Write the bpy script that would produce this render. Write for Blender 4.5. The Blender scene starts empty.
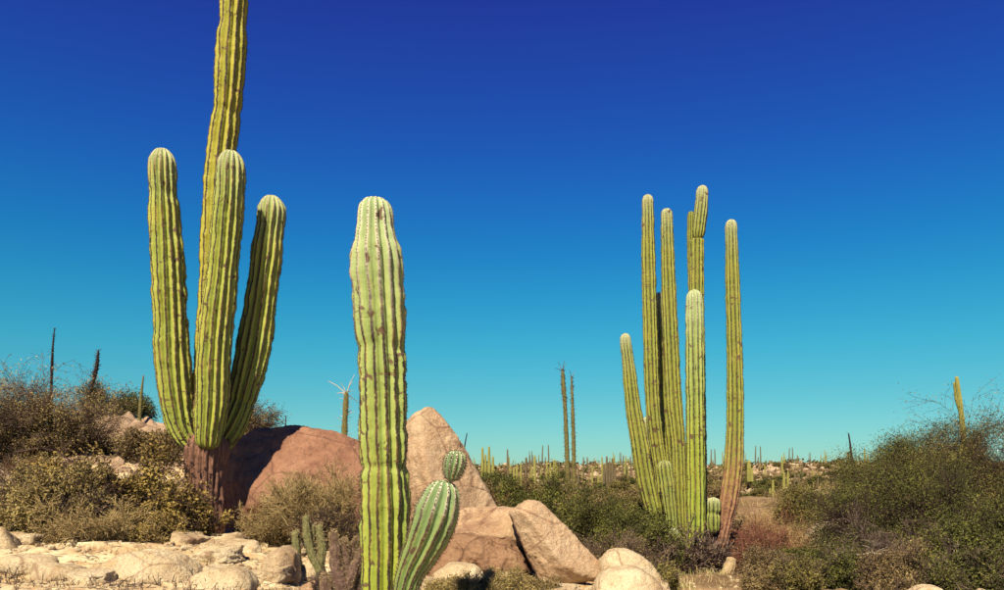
import bpy, math, random
import numpy as np
from mathutils import Vector, Matrix
sc = bpy.context.scene
COL = sc.collection
R = math.radians

# ------------------------------------------------------------ camera
FP, CX, HZ, CZ = 850.0, 502.0, 480.0, 1.6
cam_d = bpy.data.cameras.new("camera"); cam = bpy.data.objects.new("camera", cam_d); COL.objects.link(cam)
cam.location = (0, 0, CZ); cam.rotation_euler = (R(90), 0, 0)
cam_d.sensor_width = 36; cam_d.lens = 36*FP/1004; cam_d.shift_y = (HZ-295)/1004
cam_d.clip_start = 0.1; cam_d.clip_end = 9000
sc.camera = cam

# ------------------------------------------------------------ sun and sky
SUN_EL, SUN_AZ = R(49), R(17)      # azimuth: how far left of straight behind the camera the sun stands
sd = Vector((-math.sin(SUN_AZ)*math.cos(SUN_EL), -math.cos(SUN_AZ)*math.cos(SUN_EL), math.sin(SUN_EL)))
sun_d = bpy.data.lights.new("sun", 'SUN'); sun = bpy.data.objects.new("sun", sun_d); COL.objects.link(sun)
sun.rotation_euler = sd.to_track_quat('Z', 'Y').to_euler()
sun.location = sd*50
sun_d.energy = 5.0; sun_d.angle = R(0.5); sun_d.color = (1.0, 0.88, 0.62)

SKY_STRENGTH = 0.1
# colour of the sky by sine of elevation (the clear polarised blue of the photograph), multiplied onto the Nishita sky
SKY_TINT = [(0.0, (.32, .48, .55)), (0.059, (0.235, 0.50, 0.57)), (0.094, (0.18, 0.50, 0.56)), (0.151, (0.109, 0.520, 0.603)), (0.207, (0.069, 0.485, 0.654)),
 (0.261, (0.051, 0.409, 0.699)), (0.313, (0.056, 0.335, 0.742)), (0.362, (0.065, 0.268, 0.746)), (0.408, (0.077, 0.221, 0.733)), (0.451, (0.091, 0.186, 0.710)), (0.490, (0.101, 0.154, 0.686)), (1.0, (.085, .075, .36))]
SKY_TINT = [(p, (c[0]*.80, c[1]*.87, c[2]*.81)) for p, c in SKY_TINT]
w = bpy.data.worlds.new("World"); sc.world = w; w.use_nodes = True
nt = w.node_tree; nt.nodes.clear()
N = nt.nodes.new; L = nt.links.new
out = N('ShaderNodeOutputWorld'); bg = N('ShaderNodeBackground'); sky = N('ShaderNodeTexSky')
sky.sky_type = 'NISHITA'; sky.sun_disc = False
sky.sun_elevation = SUN_EL; sky.sun_rotation = R(180)+SUN_AZ
sky.air_density = 1.0; sky.dust_density = 0.2; sky.ozone_density = 2.0
tc = N('ShaderNodeTexCoord'); sp = N('ShaderNodeSeparateXYZ'); rp = N('ShaderNodeValToRGB')
L(tc.outputs['Generated'], sp.inputs[0]); L(sp.outputs['Z'], rp.inputs[0])
el = rp.color_ramp.elements
el[0].position = SKY_TINT[0][0]; el[0].color = (*SKY_TINT[0][1], 1)
el[1].position = SKY_TINT[-1][0]; el[1].color = (*SKY_TINT[-1][1], 1)
for p, c in SKY_TINT[1:-1]:
    e = el.new(p); e.color = (*c, 1)
mx = N('ShaderNodeVectorMath'); mx.operation = 'MULTIPLY'
L(sky.outputs[0], mx.inputs[0]); L(rp.outputs[0], mx.inputs[1])
L(mx.outputs[0], bg.inputs[0]); bg.inputs[1].default_value = SKY_STRENGTH; L(bg.outputs[0], out.inputs[0])
vs = sc.view_settings; vs.view_transform = 'Standard'; vs.look = 'None'; vs.exposure = 0.85; vs.gamma = 1; vs.use_curve_mapping = False
sc.cycles.max_bounces = 4; sc.cycles.diffuse_bounces = 1; sc.cycles.glossy_bounces = 2

# ------------------------------------------------------------ helpers
def P(px, py, Y): return np.array([(px-CX)/FP*Y, Y, CZ+(HZ-py)/FP*Y])
def tag(o, label=None, cat=None, group=None, kind=None):
    if label: o['label'] = label
    if cat: o['category'] = cat
    if group: o['group'] = group
    if kind: o['kind'] = kind
    return o
def empty(name, loc, label=None, cat=None, group=None):
    o = bpy.data.objects.new(name, None); COL.objects.link(o); o.location = loc; o.empty_display_size = .2
    return tag(o, label, cat, group)
def mesh(name, V, faces, mat, parent=None, attrs=None, smooth=True, origin=None):
    """V (n,3); faces: list of int arrays (m,3) or (m,4)"""
    V = np.asarray(V, dtype=np.float32)
    if origin is not None: V = V-np.asarray(origin, dtype=np.float32)
    me = bpy.data.meshes.new(name)
    faces = [np.asarray(f, dtype=np.int32) for f in faces if len(f)]
    nl = sum(f.size for f in faces); nf = sum(len(f) for f in faces)
    me.vertices.add(len(V)); me.vertices.foreach_set('co', V.ravel())
    me.loops.add(nl); me.loops.foreach_set('vertex_index', np.concatenate([f.ravel() for f in faces]))
    cnt = np.concatenate([np.full(len(f), f.shape[1], np.int32) for f in faces])
    st = np.concatenate([[0], np.cumsum(cnt)[:-1]]).astype(np.int32)
    me.polygons.add(nf); me.polygons.foreach_set('loop_start', st)
    me.polygons.foreach_set('use_smooth', np.full(nf, smooth))
    me.update(calc_edges=True)
    for k, a in (attrs or {}).items():
        at = me.attributes.new(k, 'FLOAT', 'POINT'); at.data.foreach_set('value', np.asarray(a, dtype=np.float32).ravel())
    me.materials.append(mat)
    o = bpy.data.objects.new(name, me); COL.objects.link(o)
    if parent is not None: o.parent = parent
    if origin is not None: o.location = Vector([float(c) for c in origin])
    return o
def copy_tree(o, parent=None):
    c = o.copy(); COL.objects.link(c)
    if parent is not None: c.parent = parent
    for ch in list(o.children): copy_tree(ch, c)
    return c

def _h(ix, iy, iz, s):
    h = (ix.astype(np.int64)*374761393 + iy.astype(np.int64)*668265263 + iz.astype(np.int64)*2147483647 + s*974634777) & 0xffffffff
    h = ((h ^ (h >> 13))*1274126177) & 0xffffffff
    h = ((h ^ (h >> 16))*2246822519) & 0xffffffff
    return ((h ^ (h >> 15)) & 0xffffff)/float(0xffffff)
def vnoise(p, s=0):
    p = np.asarray(p, dtype=np.float64); i = np.floor(p); f = p-i; f = f*f*f*(f*(f*6-15)+10); i = i.astype(np.int64)
    x, y, z = i[..., 0], i[..., 1], i[..., 2]; fx, fy, fz = f[..., 0], f[..., 1], f[..., 2]
    def l(a, b, t): return a+(b-a)*t
    r = l(l(l(_h(x, y, z, s), _h(x+1, y, z, s), fx), l(_h(x, y+1, z, s), _h(x+1, y+1, z, s), fx), fy),
          l(l(_h(x, y, z+1, s), _h(x+1, y, z+1, s), fx), l(_h(x, y+1, z+1, s), _h(x+1, y+1, z+1, s), fx), fy), fz)
    return r*2-1
def fbm(p, o=4, s=0, g=.5):
    a = 1.0; r = 0; p = np.asarray(p, dtype=np.float64)
    for k in range(o):
        r = r+a*vnoise(p, s+k*17); p = p*2.03+5.1; a *= g
    return r
def noise1(t, s=0, o=3):
    t = np.asarray(t, dtype=np.float64)
    return fbm(np.stack([t, np.full_like(t, .5+s*3.7), np.full_like(t, .3)], -1), o, s)
def voro_edge(x, y, s=0):
    """distance between nearest and second nearest jittered point, and cell random"""
    ix = np.floor(x).astype(np.int64); iy = np.floor(y).astype(np.int64)
    d1 = np.full(x.shape, 9.); d2 = np.full(x.shape, 9.); c = np.zeros(x.shape)
    for a in (-1, 0, 1):
        for b in (-1, 0, 1):
            cx, cy = ix+a, iy+b; z = np.zeros_like(cx)
            px = cx+_h(cx, cy, z, s); py = cy+_h(cx, cy, z, s+7); rr = _h(cx, cy, z, s+13)
            d = np.hypot(px-x, py-y)
            n = d < d1
            d2 = np.where(n, d1, np.minimum(d2, d)); c = np.where(n, rr, c); d1 = np.where(n, d, d1)
    return d2-d1, c

# ------------------------------------------------------------ materials
def newmat(name, rough=.85, spec=.25):
    m = bpy.data.materials.new(name); m.use_nodes = True; t = m.node_tree
    b = t.nodes['Principled BSDF']; b.inputs['Roughness'].default_value = rough
    b.inputs['Specular IOR Level'].default_value = spec
    return m, t, b
class G:
    """tiny node graph helper"""
    def __init__(s, t): s.t = t
    def n(s, ty, **k):
        x = s.t.nodes.new(ty)
        for a, v in k.items(): setattr(x, a, v)
        return x
    def l(s, a, b): s.t.links.new(a, b)
    def coord(s, scale=(1, 1, 1)):
        c = s.n('ShaderNodeTexCoord'); m = s.n('ShaderNodeMapping'); m.inputs['Scale'].default_value = scale
        s.l(c.outputs['Object'], m.inputs[0]); return m.outputs[0]
    def world(s, scale=(1, 1, 1)):
        c = s.n('ShaderNodeNewGeometry'); m = s.n('ShaderNodeMapping'); m.inputs['Scale'].default_value = scale
        s.l(c.outputs['Position'], m.inputs[0]); return m.outputs[0]
    def noise(s, vec, scale, detail=5, rough=.6, dist=0):
        x = s.n('ShaderNodeTexNoise'); x.inputs['Scale'].default_value = scale; x.inputs['Detail'].default_value = detail
        x.inputs['Roughness'].default_value = rough; x.inputs['Distortion'].default_value = dist; s.l(vec, x.inputs['Vector']); return x.outputs[0]
    def vor(s, vec, scale, feat='F1', rnd=1):
        x = s.n('ShaderNodeTexVoronoi', feature=feat); x.inputs['Scale'].default_value = scale; x.inputs['Randomness'].default_value = rnd
        s.l(vec, x.inputs['Vector']); return x.outputs['Distance']
    def ramp(s, f, *pts, interp='LINEAR'):
        x = s.n('ShaderNodeValToRGB'); cr = x.color_ramp; cr.interpolation = interp
        c = lambda v: (*v, 1) if isinstance(v, tuple) else (v, v, v, 1)
        cr.elements[0].position = pts[0][0]; cr.elements[0].color = c(pts[0][1])
        cr.elements[1].position = pts[-1][0]; cr.elements[1].color = c(pts[-1][1])
        for p, v in pts[1:-1]: e = cr.elements.new(p); e.color = c(v)
        s.l(f, x.inputs[0]); return x.outputs[0]
    def mix(s, f, a, b, mode='MIX'):
        x = s.n('ShaderNodeMix', data_type='RGBA', blend_type=mode)
        for v, i in ((f, x.inputs['Factor']), (a, x.inputs[6]), (b, x.inputs[7])):
            if isinstance(v, (int, float)): i.default_value = v
            elif isinstance(v, tuple): i.default_value = (*v, 1)
            else: s.l(v, i)
        return x.outputs[2]
    def math(s, op, a, b=0.0, c=0.0):
        x = s.n('ShaderNodeMath', operation=op)
        for v, i in ((a, 0), (b, 1), (c, 2)):
            if isinstance(v, (int, float)): x.inputs[i].default_value = v
            else: s.l(v, x.inputs[i])
        return x.outputs[0]
    def attr(s, name):
        x = s.n('ShaderNodeAttribute'); x.attribute_name = name; return x.outputs['Fac']
    def bump(s, h, dist, strength, b):
        x = s.n('ShaderNodeBump'); x.inputs['Distance'].default_value = dist; x.inputs['Strength'].default_value = strength
        s.l(h, x.inputs['Height']); s.l(x.outputs[0], b.inputs['Normal'])

def rock_mat(name, light, mid, dark, stain, streak=(.18, .09, .06), varn=.5):
    m, t, b = newmat(name, .9, .15); g = G(t)
    c = g.world((1, 1, 1)); 
    n1 = g.noise(c, 1.3, 8, .68, .6); n2 = g.noise(c, 6, 6, .7); n3 = g.noise(c, 55, 4, .7)
    col = g.ramp(n1, (.32, dark), (.47, mid), (.66, light))
    col = g.mix(g.ramp(n2, (.48, 0.), (.66, .55*varn*2)), col, stain)
    col = g.mix(g.ramp(n3, (.35, .55), (.5, 0.)), col, streak)
    col = g.mix(g.ramp(g.noise(c, 90, 2, .5), (.6, 0.), (.72, .5)), col, tuple(min(1, v*1.3) for v in light))
    crack = g.vor(g.world((1, 1, 1.3)), 1.1, 'DISTANCE_TO_EDGE')
    ck = g.mix(g.noise(c, 4, 3, .6), crack, crack)
    col = g.mix(g.ramp(g.math('ADD', crack, g.math('MULTIPLY', g.noise(c, 7, 4, .7), .05)), (.024, .9), (.045, 0.)), col, dark)
    col = g.mix(g.ramp(g.noise(g.world((1, 1, .35)), 2.6, 6, .7), (.50, 0.), (.66, .2)), col, dark)
    g.l(col, b.inputs['Base Color'])
    h = g.math('ADD', g.math('MULTIPLY', n3, .35), n2)
    h = g.math('ADD', h, g.math('MULTIPLY', g.noise(c, 22, 6, .75), .8))
    g.bump(h, .05, .9, b)
    return m

M = {}
M['granite_cream'] = rock_mat('cream_granite', (.74, .61, .42), (.60, .47, .30), (.30, .19, .12), (.42, .25, .10))
M['granite_tan'] = rock_mat('tan_granite', (.62, .46, .31), (.50, .34, .21), (.25, .14, .09), (.40, .22, .12))
M['granite_red'] = rock_mat('reddish_granite', (.40, .215, .14), (.30, .15, .095), (.16, .075, .055), (.16, .065, .05))
M['granite_dark'] = rock_mat('rough_brown_granite', (.40, .25, .15), (.30, .17, .10), (.11, .055, .04), (.10, .045, .03))
M['granite_rise'] = rock_mat('pinkish_granite', (.52, .38, .26), (.40, .27, .18), (.20, .12, .08), (.36, .21, .12))
M['granite_far'] = rock_mat('pale_hill_granite', (.54, .43, .29), (.40, .30, .19), (.22, .14, .09), (.30, .18, .12))

def ground_mat():
    m, t, b = newmat('granite_gravel_ground', .95, .1); g = G(t)
    c = g.world()
    n1 = g.noise(c, .8, 8, .65, .5); n2 = g.noise(c, 5, 6, .7); n3 = g.noise(c, 40, 4, .7)
    pale = g.ramp(n1, (.28, (.33, .21, .11)), (.42, (.52, .38, .21)), (.56, (.66, .54, .35)))
    pale = g.mix(g.ramp(n2, (.46, 0.), (.62, .8)), pale, (.36, .21, .10))
    far = g.ramp(g.noise(c, .25, 8, .72), (.34, (.10, .062, .035)), (.5, (.19, .115, .06)), (.66, (.34, .24, .14)))
    far = g.mix(g.ramp(n2, (.42, .55), (.58, 0.)), far, (.10, .07, .035))
    col = g.mix(g.attr('soil'), pale, far)
    col = g.mix(g.attr('crack'), col, (.085, .045, .03))
    col = g.mix(g.ramp(n3, (.36, .5), (.5, 0.)), col, (.16, .09, .05))
    v = g.vor(c, 30)
    col = g.mix(g.ramp(v, (.15, .35), (.3, 0.)), col, (.62, .52, .36))
    g.l(col, b.inputs['Base Color'])
    h = g.math('ADD', g.math('MULTIPLY', n3, .6), n2); h = g.math('SUBTRACT', h, g.math('MULTIPLY', v, .5))
    g.bump(h, .014, .7, b)
    return m
M['ground'] = ground_mat()

def cactus_mat(name, green, yellow, tipc, scar=.0, bark=(.22, .11, .075), line=(.03, .016, .018), rust=(.42, .15, .06), tl=1.0):
    m, t, b = newmat(name, .62, .25); g = G(t)
    crest, s, q, rb = g.attr('crest'), g.math('MULTIPLY', g.attr('tipdist'), 1/tl), g.attr('bark'), g.attr('ribid')
    c = g.coord()
    st = g.n('ShaderNodeCombineXYZ'); g.l(g.math('MULTIPLY', rb, 3.1), st.inputs[0]); g.l(g.math('MULTIPLY', s, 2.2), st.inputs[1]); g.l(g.math('MULTIPLY', crest, 1.2), st.inputs[2])
    n1 = g.noise(st.outputs[0], 1.0, 5, .6); n2 = g.noise(c, 9, 5, .65); n3 = g.noise(c, 45, 3, .6)
    col = g.mix(g.ramp(n1, (.35, 0.), (.62, 1.)), green, yellow)
    col = g.mix(g.ramp(s, (.0, 0.), (.9, .75)), col, g.mix(.5, col, yellow))
    col = g.mix(g.ramp(s, (0., .8), (.22, .42), (.8, 0.)), col, tipc)
    col = g.mix(g.ramp(n2, (.55, 0.), (.75, .4)), col, tuple(v*.72 for v in green))
    # groove shade put into the colour: darker green towards each groove
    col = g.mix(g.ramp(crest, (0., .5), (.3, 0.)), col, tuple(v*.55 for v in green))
    # the line of felt and spine stubs along each rib's crest
    w1 = g.math('ADD', crest, g.math('MULTIPLY', g.math('SUBTRACT', n3, .5), .38))
    lf = g.ramp(w1, (.86, 0.), (.93, .97))
    linec = g.mix(g.ramp(s, (0., 1.), (.30, 0.)), line, (.62, .56, .42))
    col = g.mix(lf, col, linec)
    # rust and yellow tinge next to the crest lower down
    yl = g.math('MULTIPLY', g.ramp(crest, (.55, 0.), (.8, .25)), g.ramp(g.noise(c, 3.5, 4, .6), (.45, 0.), (.65, 1.)))
    col = g.mix(yl, col, (.44, .27, .06))
    # corky scars
    v = g.noise(c, 7.5, 3, .5, .4); col = g.mix(g.math('MULTIPLY', g.ramp(v, (.645-scar, 0.), (.675-scar, 1.)), .9), col, (.10, .05, .035))
    v2 = g.noise(g.coord((1, 1, 5.5)), 4.5, 3, .55, .3); col = g.mix(g.math('MULTIPLY', g.ramp(v2, (.66, 0.), (.70, 1.)), g.ramp(s, (.4/tl, 0.), (1.2/tl, .85))), col, (.14, .075, .04))
    nb = g.noise(g.coord((1, 1, .11)), 46, 6, .75)
    bk = g.ramp(nb, (.3, tuple(v*.35 for v in bark)), (.5, bark), (.7, tuple(min(1, v*2.1) for v in bark)))
    bfac = g.ramp(g.math('ADD', q, g.math('MULTIPLY', g.math('SUBTRACT', n2, .5), .8)), (.35, 0.), (.65, 1.))
    rf = g.ramp(g.math('ADD', q, g.math('MULTIPLY', g.math('SUBTRACT', n2, .5), .6)), (.08, 0.), (.4, .75))
    col = g.mix(rf, col, rust)
    col = g.mix(bfac, col, bk)
    g.l(col, b.inputs['Base Color'])
    h = g.math('ADD', g.math('MULTIPLY', n3, .4), g.math('MULTIPLY', n2, .5)); h = g.math('ADD', h, g.math('MULTIPLY', g.math('MULTIPLY', nb, bfac), 6))
    g.bump(h, .01, .7, b)
    return m
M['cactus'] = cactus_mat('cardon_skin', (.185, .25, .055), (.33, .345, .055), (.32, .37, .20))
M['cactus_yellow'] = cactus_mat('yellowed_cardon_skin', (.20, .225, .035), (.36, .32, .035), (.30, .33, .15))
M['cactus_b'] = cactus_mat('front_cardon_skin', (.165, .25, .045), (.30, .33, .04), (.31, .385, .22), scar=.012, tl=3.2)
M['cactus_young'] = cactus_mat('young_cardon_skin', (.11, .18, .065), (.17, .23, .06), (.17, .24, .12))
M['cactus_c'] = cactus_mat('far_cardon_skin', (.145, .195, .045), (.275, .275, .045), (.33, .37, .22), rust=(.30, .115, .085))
M['cactus_short'] = cactus_mat('small_cardon_skin', (.15, .20, .05), (.26, .28, .06), (.32, .36, .22), tl=.35)

def plain(name, cols, scale=12, rough=.85, var='rnd', bumpd=.004, spec=.15, trans=0.0):
    m, t, b = newmat(name, rough, spec); g = G(t)
    c = g.coord(); f = g.noise(c, scale, 4, .6)
    k = [(i/(len(cols)-1)*.5+.25, cc) for i, cc in enumerate(cols)]
    if var: f = g.math('ADD', g.math('MULTIPLY', f, .5), g.math('MULTIPLY', g.attr(var), .5))
    g.l(g.ramp(f, *k), b.inputs['Base Color'])
    if bumpd: g.bump(g.noise(c, scale*4, 3, .6), bumpd, .6, b)
    return m
M['spine'] = plain('cactus_spines', [(.04, .022, .018), (.09, .06, .045), (.24, .18, .13)], bumpd=0)
M['spine_pale'] = plain('pale_cactus_spines', [(.16, .11, .08), (.40, .34, .25), (.55, .50, .38)], bumpd=0)
M['bark_grey'] = plain('grey_twig_bark', [(.035, .02, .02), (.10, .065, .055), (.23, .165, .13)], bumpd=0)
M['bark_dark'] = plain('dark_twig_bark', [(.022, .013, .013), (.05, .03, .027), (.11, .07, .055)], bumpd=0)
M['bark_pale'] = plain('bleached_twig_bark', [(.25, .19, .15), (.40, .32, .25), (.52, .43, .34)], bumpd=0)
M['twig_red'] = plain('reddish_twigs', [(.13, .045, .04), (.22, .08, .06), (.30, .14, .09)], bumpd=0)
M['twig_gold'] = plain('golden_dry_twigs', [(.20, .13, .06), (.36, .25, .11), (.50, .38, .19)], bumpd=0)
M['leaf_yellow'] = plain('yellow_green_leaves', [(.065, .038, .022), (.20, .135, .042), (.42, .30, .085)], bumpd=0)
M['leaf_tan'] = plain('tan_green_leaves', [(.09, .06, .03), (.23, .17, .065), (.42, .33, .13)], bumpd=0)
M['leaf_olive'] = plain('olive_leaves', [(.012, .011, .007), (.06, .064, .018), (.21, .20, .045)], bumpd=0)
M['leaf_olive_light'] = plain('light_olive_leaves', [(.03, .022, .013), (.12, .10, .034), (.29, .23, .065)], bumpd=0)
M['leaf_grey'] = plain('grey_brown_leaves', [(.07, .045, .025), (.16, .11, .05), (.30, .22, .10)], bumpd=0)
M['grass'] = plain('dry_grass', [(.22, .16, .07), (.40, .31, .15), (.52, .44, .25)], bumpd=0)
M['grass_green'] = plain('pale_green_grass', [(.12, .13, .04), (.26, .25, .09), (.42, .38, .18)], bumpd=0)
M['boojum'] = plain('grey_brown_spire_bark', [(.13, .11, .04), (.24, .21, .075), (.36, .32, .11)], scale=30, bumpd=.004)
M['cholla'] = plain('fuzzy_green_cholla', [(.08, .075, .035), (.15, .14, .06), (.24, .205, .10)], scale=40, var=None)
M['cholla_tip'] = plain('straw_cholla_spines', [(.20, .13, .075), (.34, .24, .13), (.48, .37, .22)], bumpd=0)
M['dead_cholla'] = plain('dead_purple_brown_cholla', [(.055, .032, .03), (.13, .08, .065), (.24, .16, .12)], scale=30, var=None, bumpd=.012)
M['wood'] = plain('weathered_wood', [(.20, .13, .08), (.36, .26, .15), (.48, .37, .22)], scale=14, var=None, bumpd=.01)
M['far_green'] = plain('distant_cactus_skin', [(.10, .10, .03), (.21, .20, .05), (.33, .30, .09)], scale=3, var='crest', bumpd=0)
M['far_brown'] = plain('distant_brown_cactus_skin', [(.05, .04, .028), (.11, .085, .048), (.18, .135, .075)], scale=3, var='crest', bumpd=0)

# ------------------------------------------------------------ terrain
CTL = [  # px, py, Y : ground points read off the photograph
 (-250, 590, 6.5), (0, 590, 6.5), (200, 592, 6.6), (400, 640, 5.7), (400, 605, 7.6), (520, 600, 8.0), (620, 600, 9.0), (740, 600, 9.8), (900, 605, 9), (1150, 605, 9),
 (0, 545, 8.6), (120, 552, 8.6), (220, 545, 9.3), (300, 548, 9.5),
 (-100, 500, 12), (0, 500, 11.5), (60, 522, 10.2), (200, 530, 10.3), (300, 520, 12), (380, 528, 12),
 (-200, 455, 16), (0, 462, 15), (60, 462, 15), (130, 455, 16), (200, 462, 15), (300, 485, 15),
 (-200, 430, 21), (20, 438, 19), (110, 424, 19.5), (150, 430, 19), (190, 446, 18), (250, 470, 18),
 (0, 455, 30), (150, 455, 30), (250, 475, 25), (100, 472, 60), (300, 476, 50),
 (450, 530, 12), (500, 555, 12), (560, 560, 13), (450, 582, 9.8), (540, 590, 9.8), (610, 586, 11), (620, 570, 13.5), (700, 578, 14), (800, 580, 14), (950, 575, 13), (1150, 570, 13),
 (450, 505, 22), (560, 525, 22), (680, 530, 22), (780, 545, 22), (860, 535, 22), (950, 500, 20), (1100, 490, 20),
 (480, 497, 45), (600, 508, 45), (780, 512, 45), (870, 500, 35), (960, 470, 30), (1100, 450, 32),
 (480, 486, 90), (600, 488, 90), (780, 489, 90), (900, 484, 80), (1100, 470, 80),
 (420, 474, 150), (560, 471, 150), (650, 470.5, 150), (740, 469, 150), (800, 468, 150), (900, 468, 150), (1100, 465, 150),
 (200, 474, 170), (0, 474, 170), (-200, 472, 170),
 (500, 478, 320), (800, 478, 320), (0, 478, 320), (1100, 478, 320)]
_cu = np.array([(p[0]-CX)/300 for p in CTL]); _cl = np.array([math.log(p[2])*2.6 for p in CTL]); _cz = np.array([CZ+(HZ-p[1])/FP*p[2] for p in CTL])
def ground_smooth(x, y):
    x = np.asarray(x, float); y = np.asarray(y, float); r = np.hypot(x, y)+1e-6
    th = np.arctan2(x, y); tcl = np.clip(th, -R(52), R(52))
    Y = np.maximum(r*np.cos(tcl), .5); u = np.tan(tcl)*FP/300; l = np.log(Y)*2.6
    num = np.zeros_like(x); den = np.zeros_like(x)
    for a, b, z in zip(_cu, _cl, _cz):
        d2 = (u-a)**2+(l-b)**2
        wt = 1/(d2+.03)**2
        num += wt*z; den += wt
    z = num/den
    back = np.clip((np.abs(th)-R(70))/R(50), 0, 1); z = z*(1-back)+.35*back
    near = np.clip((6.0-r)/4.5, 0, 1); near = near*near*(3-2*near); z = z*(1-near)+.35*near
    farm = np.clip((r-250)/400, 0, 1); z = z*(1-farm)+0.2*farm
    return z
def cracks(x, y):
    """slab joints of the bare granite: 0 away from a joint, 1 in it; plus a height per slab"""
    p = np.stack([x*.9, y*.9, 0*x], -1)
    wx = x+.45*fbm(p, 3, 3); wy = y+.45*fbm(p, 3, 9)
    e1, c1 = voro_edge(wx*.75, wy*1.35, 1); e2, c2 = voro_edge(wx*2.1+3, wy*4.2, 5)
    k = np.clip(1-e1/.06, 0, 1); k2 = np.clip(1-e2/.07, 0, 1)*np.where(c1 > .3, .8, .0)
    return np.maximum(k, k2), c1*.045
def ground(x, y, want=False):
    x = np.asarray(x, float); y = np.asarray(y, float)
    r = np.hypot(x, y); z = ground_smooth(x, y)
    am = np.clip(r/12, .3, 1)
    p = np.stack([x, y, 0*x], -1)
    z = z+.10*am*fbm(p*.55, 4, 21)+np.clip(r-25, 0, 60)/60*.75*fbm(p*.06, 4, 31)
    soil = np.clip((r-12.5-2.0*np.clip(-x, -3, 3))/3.0+.6*fbm(p*.4, 3, 55), 0, 1)
    nr = r < 30
    k = np.zeros_like(x); hh = np.zeros_like(x)
    if nr.any():
        kk, h2 = cracks(x[nr], y[nr]); k[nr] = kk; hh[nr] = h2
    w_ = (1-soil)*np.clip((28-r)/10, 0, 1)
    z = z+w_*(hh-.06*k)+(.004+.02*soil)*am*fbm(p*5, 4, 41)*(r < 40)
    if want: return z, soil, k*w_
    return z
_tab = {}
def gz(x, y):
    if not _tab: return float(ground(np.array([x]), np.array([y]))[0])
    t, rs, Z = _tab['t'], _tab['r'], _tab['Z']; a = math.atan2(x, y) % (2*math.pi) if math.atan2(x, y) < t[0] else math.atan2(x, y); r = min(max(math.hypot(x, y), rs[0]), rs[-2])
    i = max(0, int(np.searchsorted(rs, r, side='right'))-1); j = min(max(0, int(np.searchsorted(t, a, side='right'))-1), len(t)-2)
    f = (r-rs[i])/(rs[i+1]-rs[i]); g = min(1, (a-t[j])/(t[j+1]-t[j]))
    return float((Z[i, j]*(1-g)+Z[i, j+1]*g)*(1-f)+(Z[i+1, j]*(1-g)+Z[i+1, j+1]*g)*f)

def build_terrain():
    fine = np.linspace(-R(36), R(36), 760)
    coarse = np.linspace(R(36), R(324), 150)[1:-1]
    th = np.concatenate([fine, coarse]); nT = len(th)
    rs = [.0]
    r = .6
    while r < 5: rs.append(r); r *= 1.10
    while r < 22: rs.append(r); r *= 1.0048
    while r < 260: rs.append(r); r *= 1.018
    while r < 7000: rs.append(r); r *= 1.16
    rs = np.array(rs[1:]); nR = len(rs)
    T, Rr = np.meshgrid(th, rs)
    X = np.sin(T)*Rr; Yy = np.cos(T)*Rr
    Z, soil, k = ground(X.ravel(), Yy.ravel(), True)
    V = np.stack([X.ravel(), Yy.ravel(), Z], -1); z0 = gz(0, .01)
    _tab.update(t=th, r=rs, Z=Z.reshape(nR, nT))
    V = np.concatenate([V, [[0, 0, z0]]]); soil = np.append(soil, 0); k = np.append(k, 0)
    i = np.arange(nR-1)[:, None]; j = np.arange(nT)[None, :]; j2 = (j+1) % nT
    q = np.stack([i*nT+j, (i+1)*nT+j, (i+1)*nT+j2, i*nT+j2], -1).reshape(-1, 4)[:, ::-1]
    jj = np.arange(nT); tri = np.stack([np.full(nT, nR*nT), (jj+1) % nT, jj], -1)
    o = mesh('ground', V, [q, tri[:, ::-1]], M['ground'], attrs={'soil': soil, 'crack': np.clip(k, 0, 1)})
    tag(o, 'bare pale granite slabs and sandy desert soil', kind='structure')
build_terrain()

# ------------------------------------------------------------ boulders
_ico = {}
def ico(sub):
    if sub not in _ico:
        import bmesh
        bm = bmesh.new(); bmesh.ops.create_icosphere(bm, subdivisions=sub, radius=1)
        V = np.array([v.co[:] for v in bm.verts]); F = np.array([[v.index for v in f.verts] for f in bm.faces]); bm.free()
        _ico[sub] = (V/np.linalg.norm(V, axis=1)[:, None], F)
    return _ico[sub]
def planes_rock(planes, sub, seed, amp, soft=14, fscale=1.0, fine=.022):
    """planes: list of (normal, distance); the rounded convex body they bound, roughened"""
    D, F = ico(sub); acc = np.zeros(len(D))
    for n, d in planes:
        n = np.array(n, float); n /= np.linalg.norm(n)
        acc += np.maximum(D@n, 0)**soft/(d**soft)
    r = acc**(-1/soft)
    V = D*r[:, None]; sz = float(np.median(r))
    n = fbm(V/sz*1.1*fscale+seed*3.3, 5, seed)
    rid = 1-np.abs(fbm(V/sz*1.6*fscale+seed*1.7, 4, seed+5))
    V = V*(1+amp*n-amp*.6*np.clip(rid-.82, 0, 1)*3)[:, None]
    V += D*(fine*sz*(fbm(V/sz*7, 4, seed+9)+.6*fbm(V/sz*20, 2, seed+19)))[:, None]
    return V, F
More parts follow.
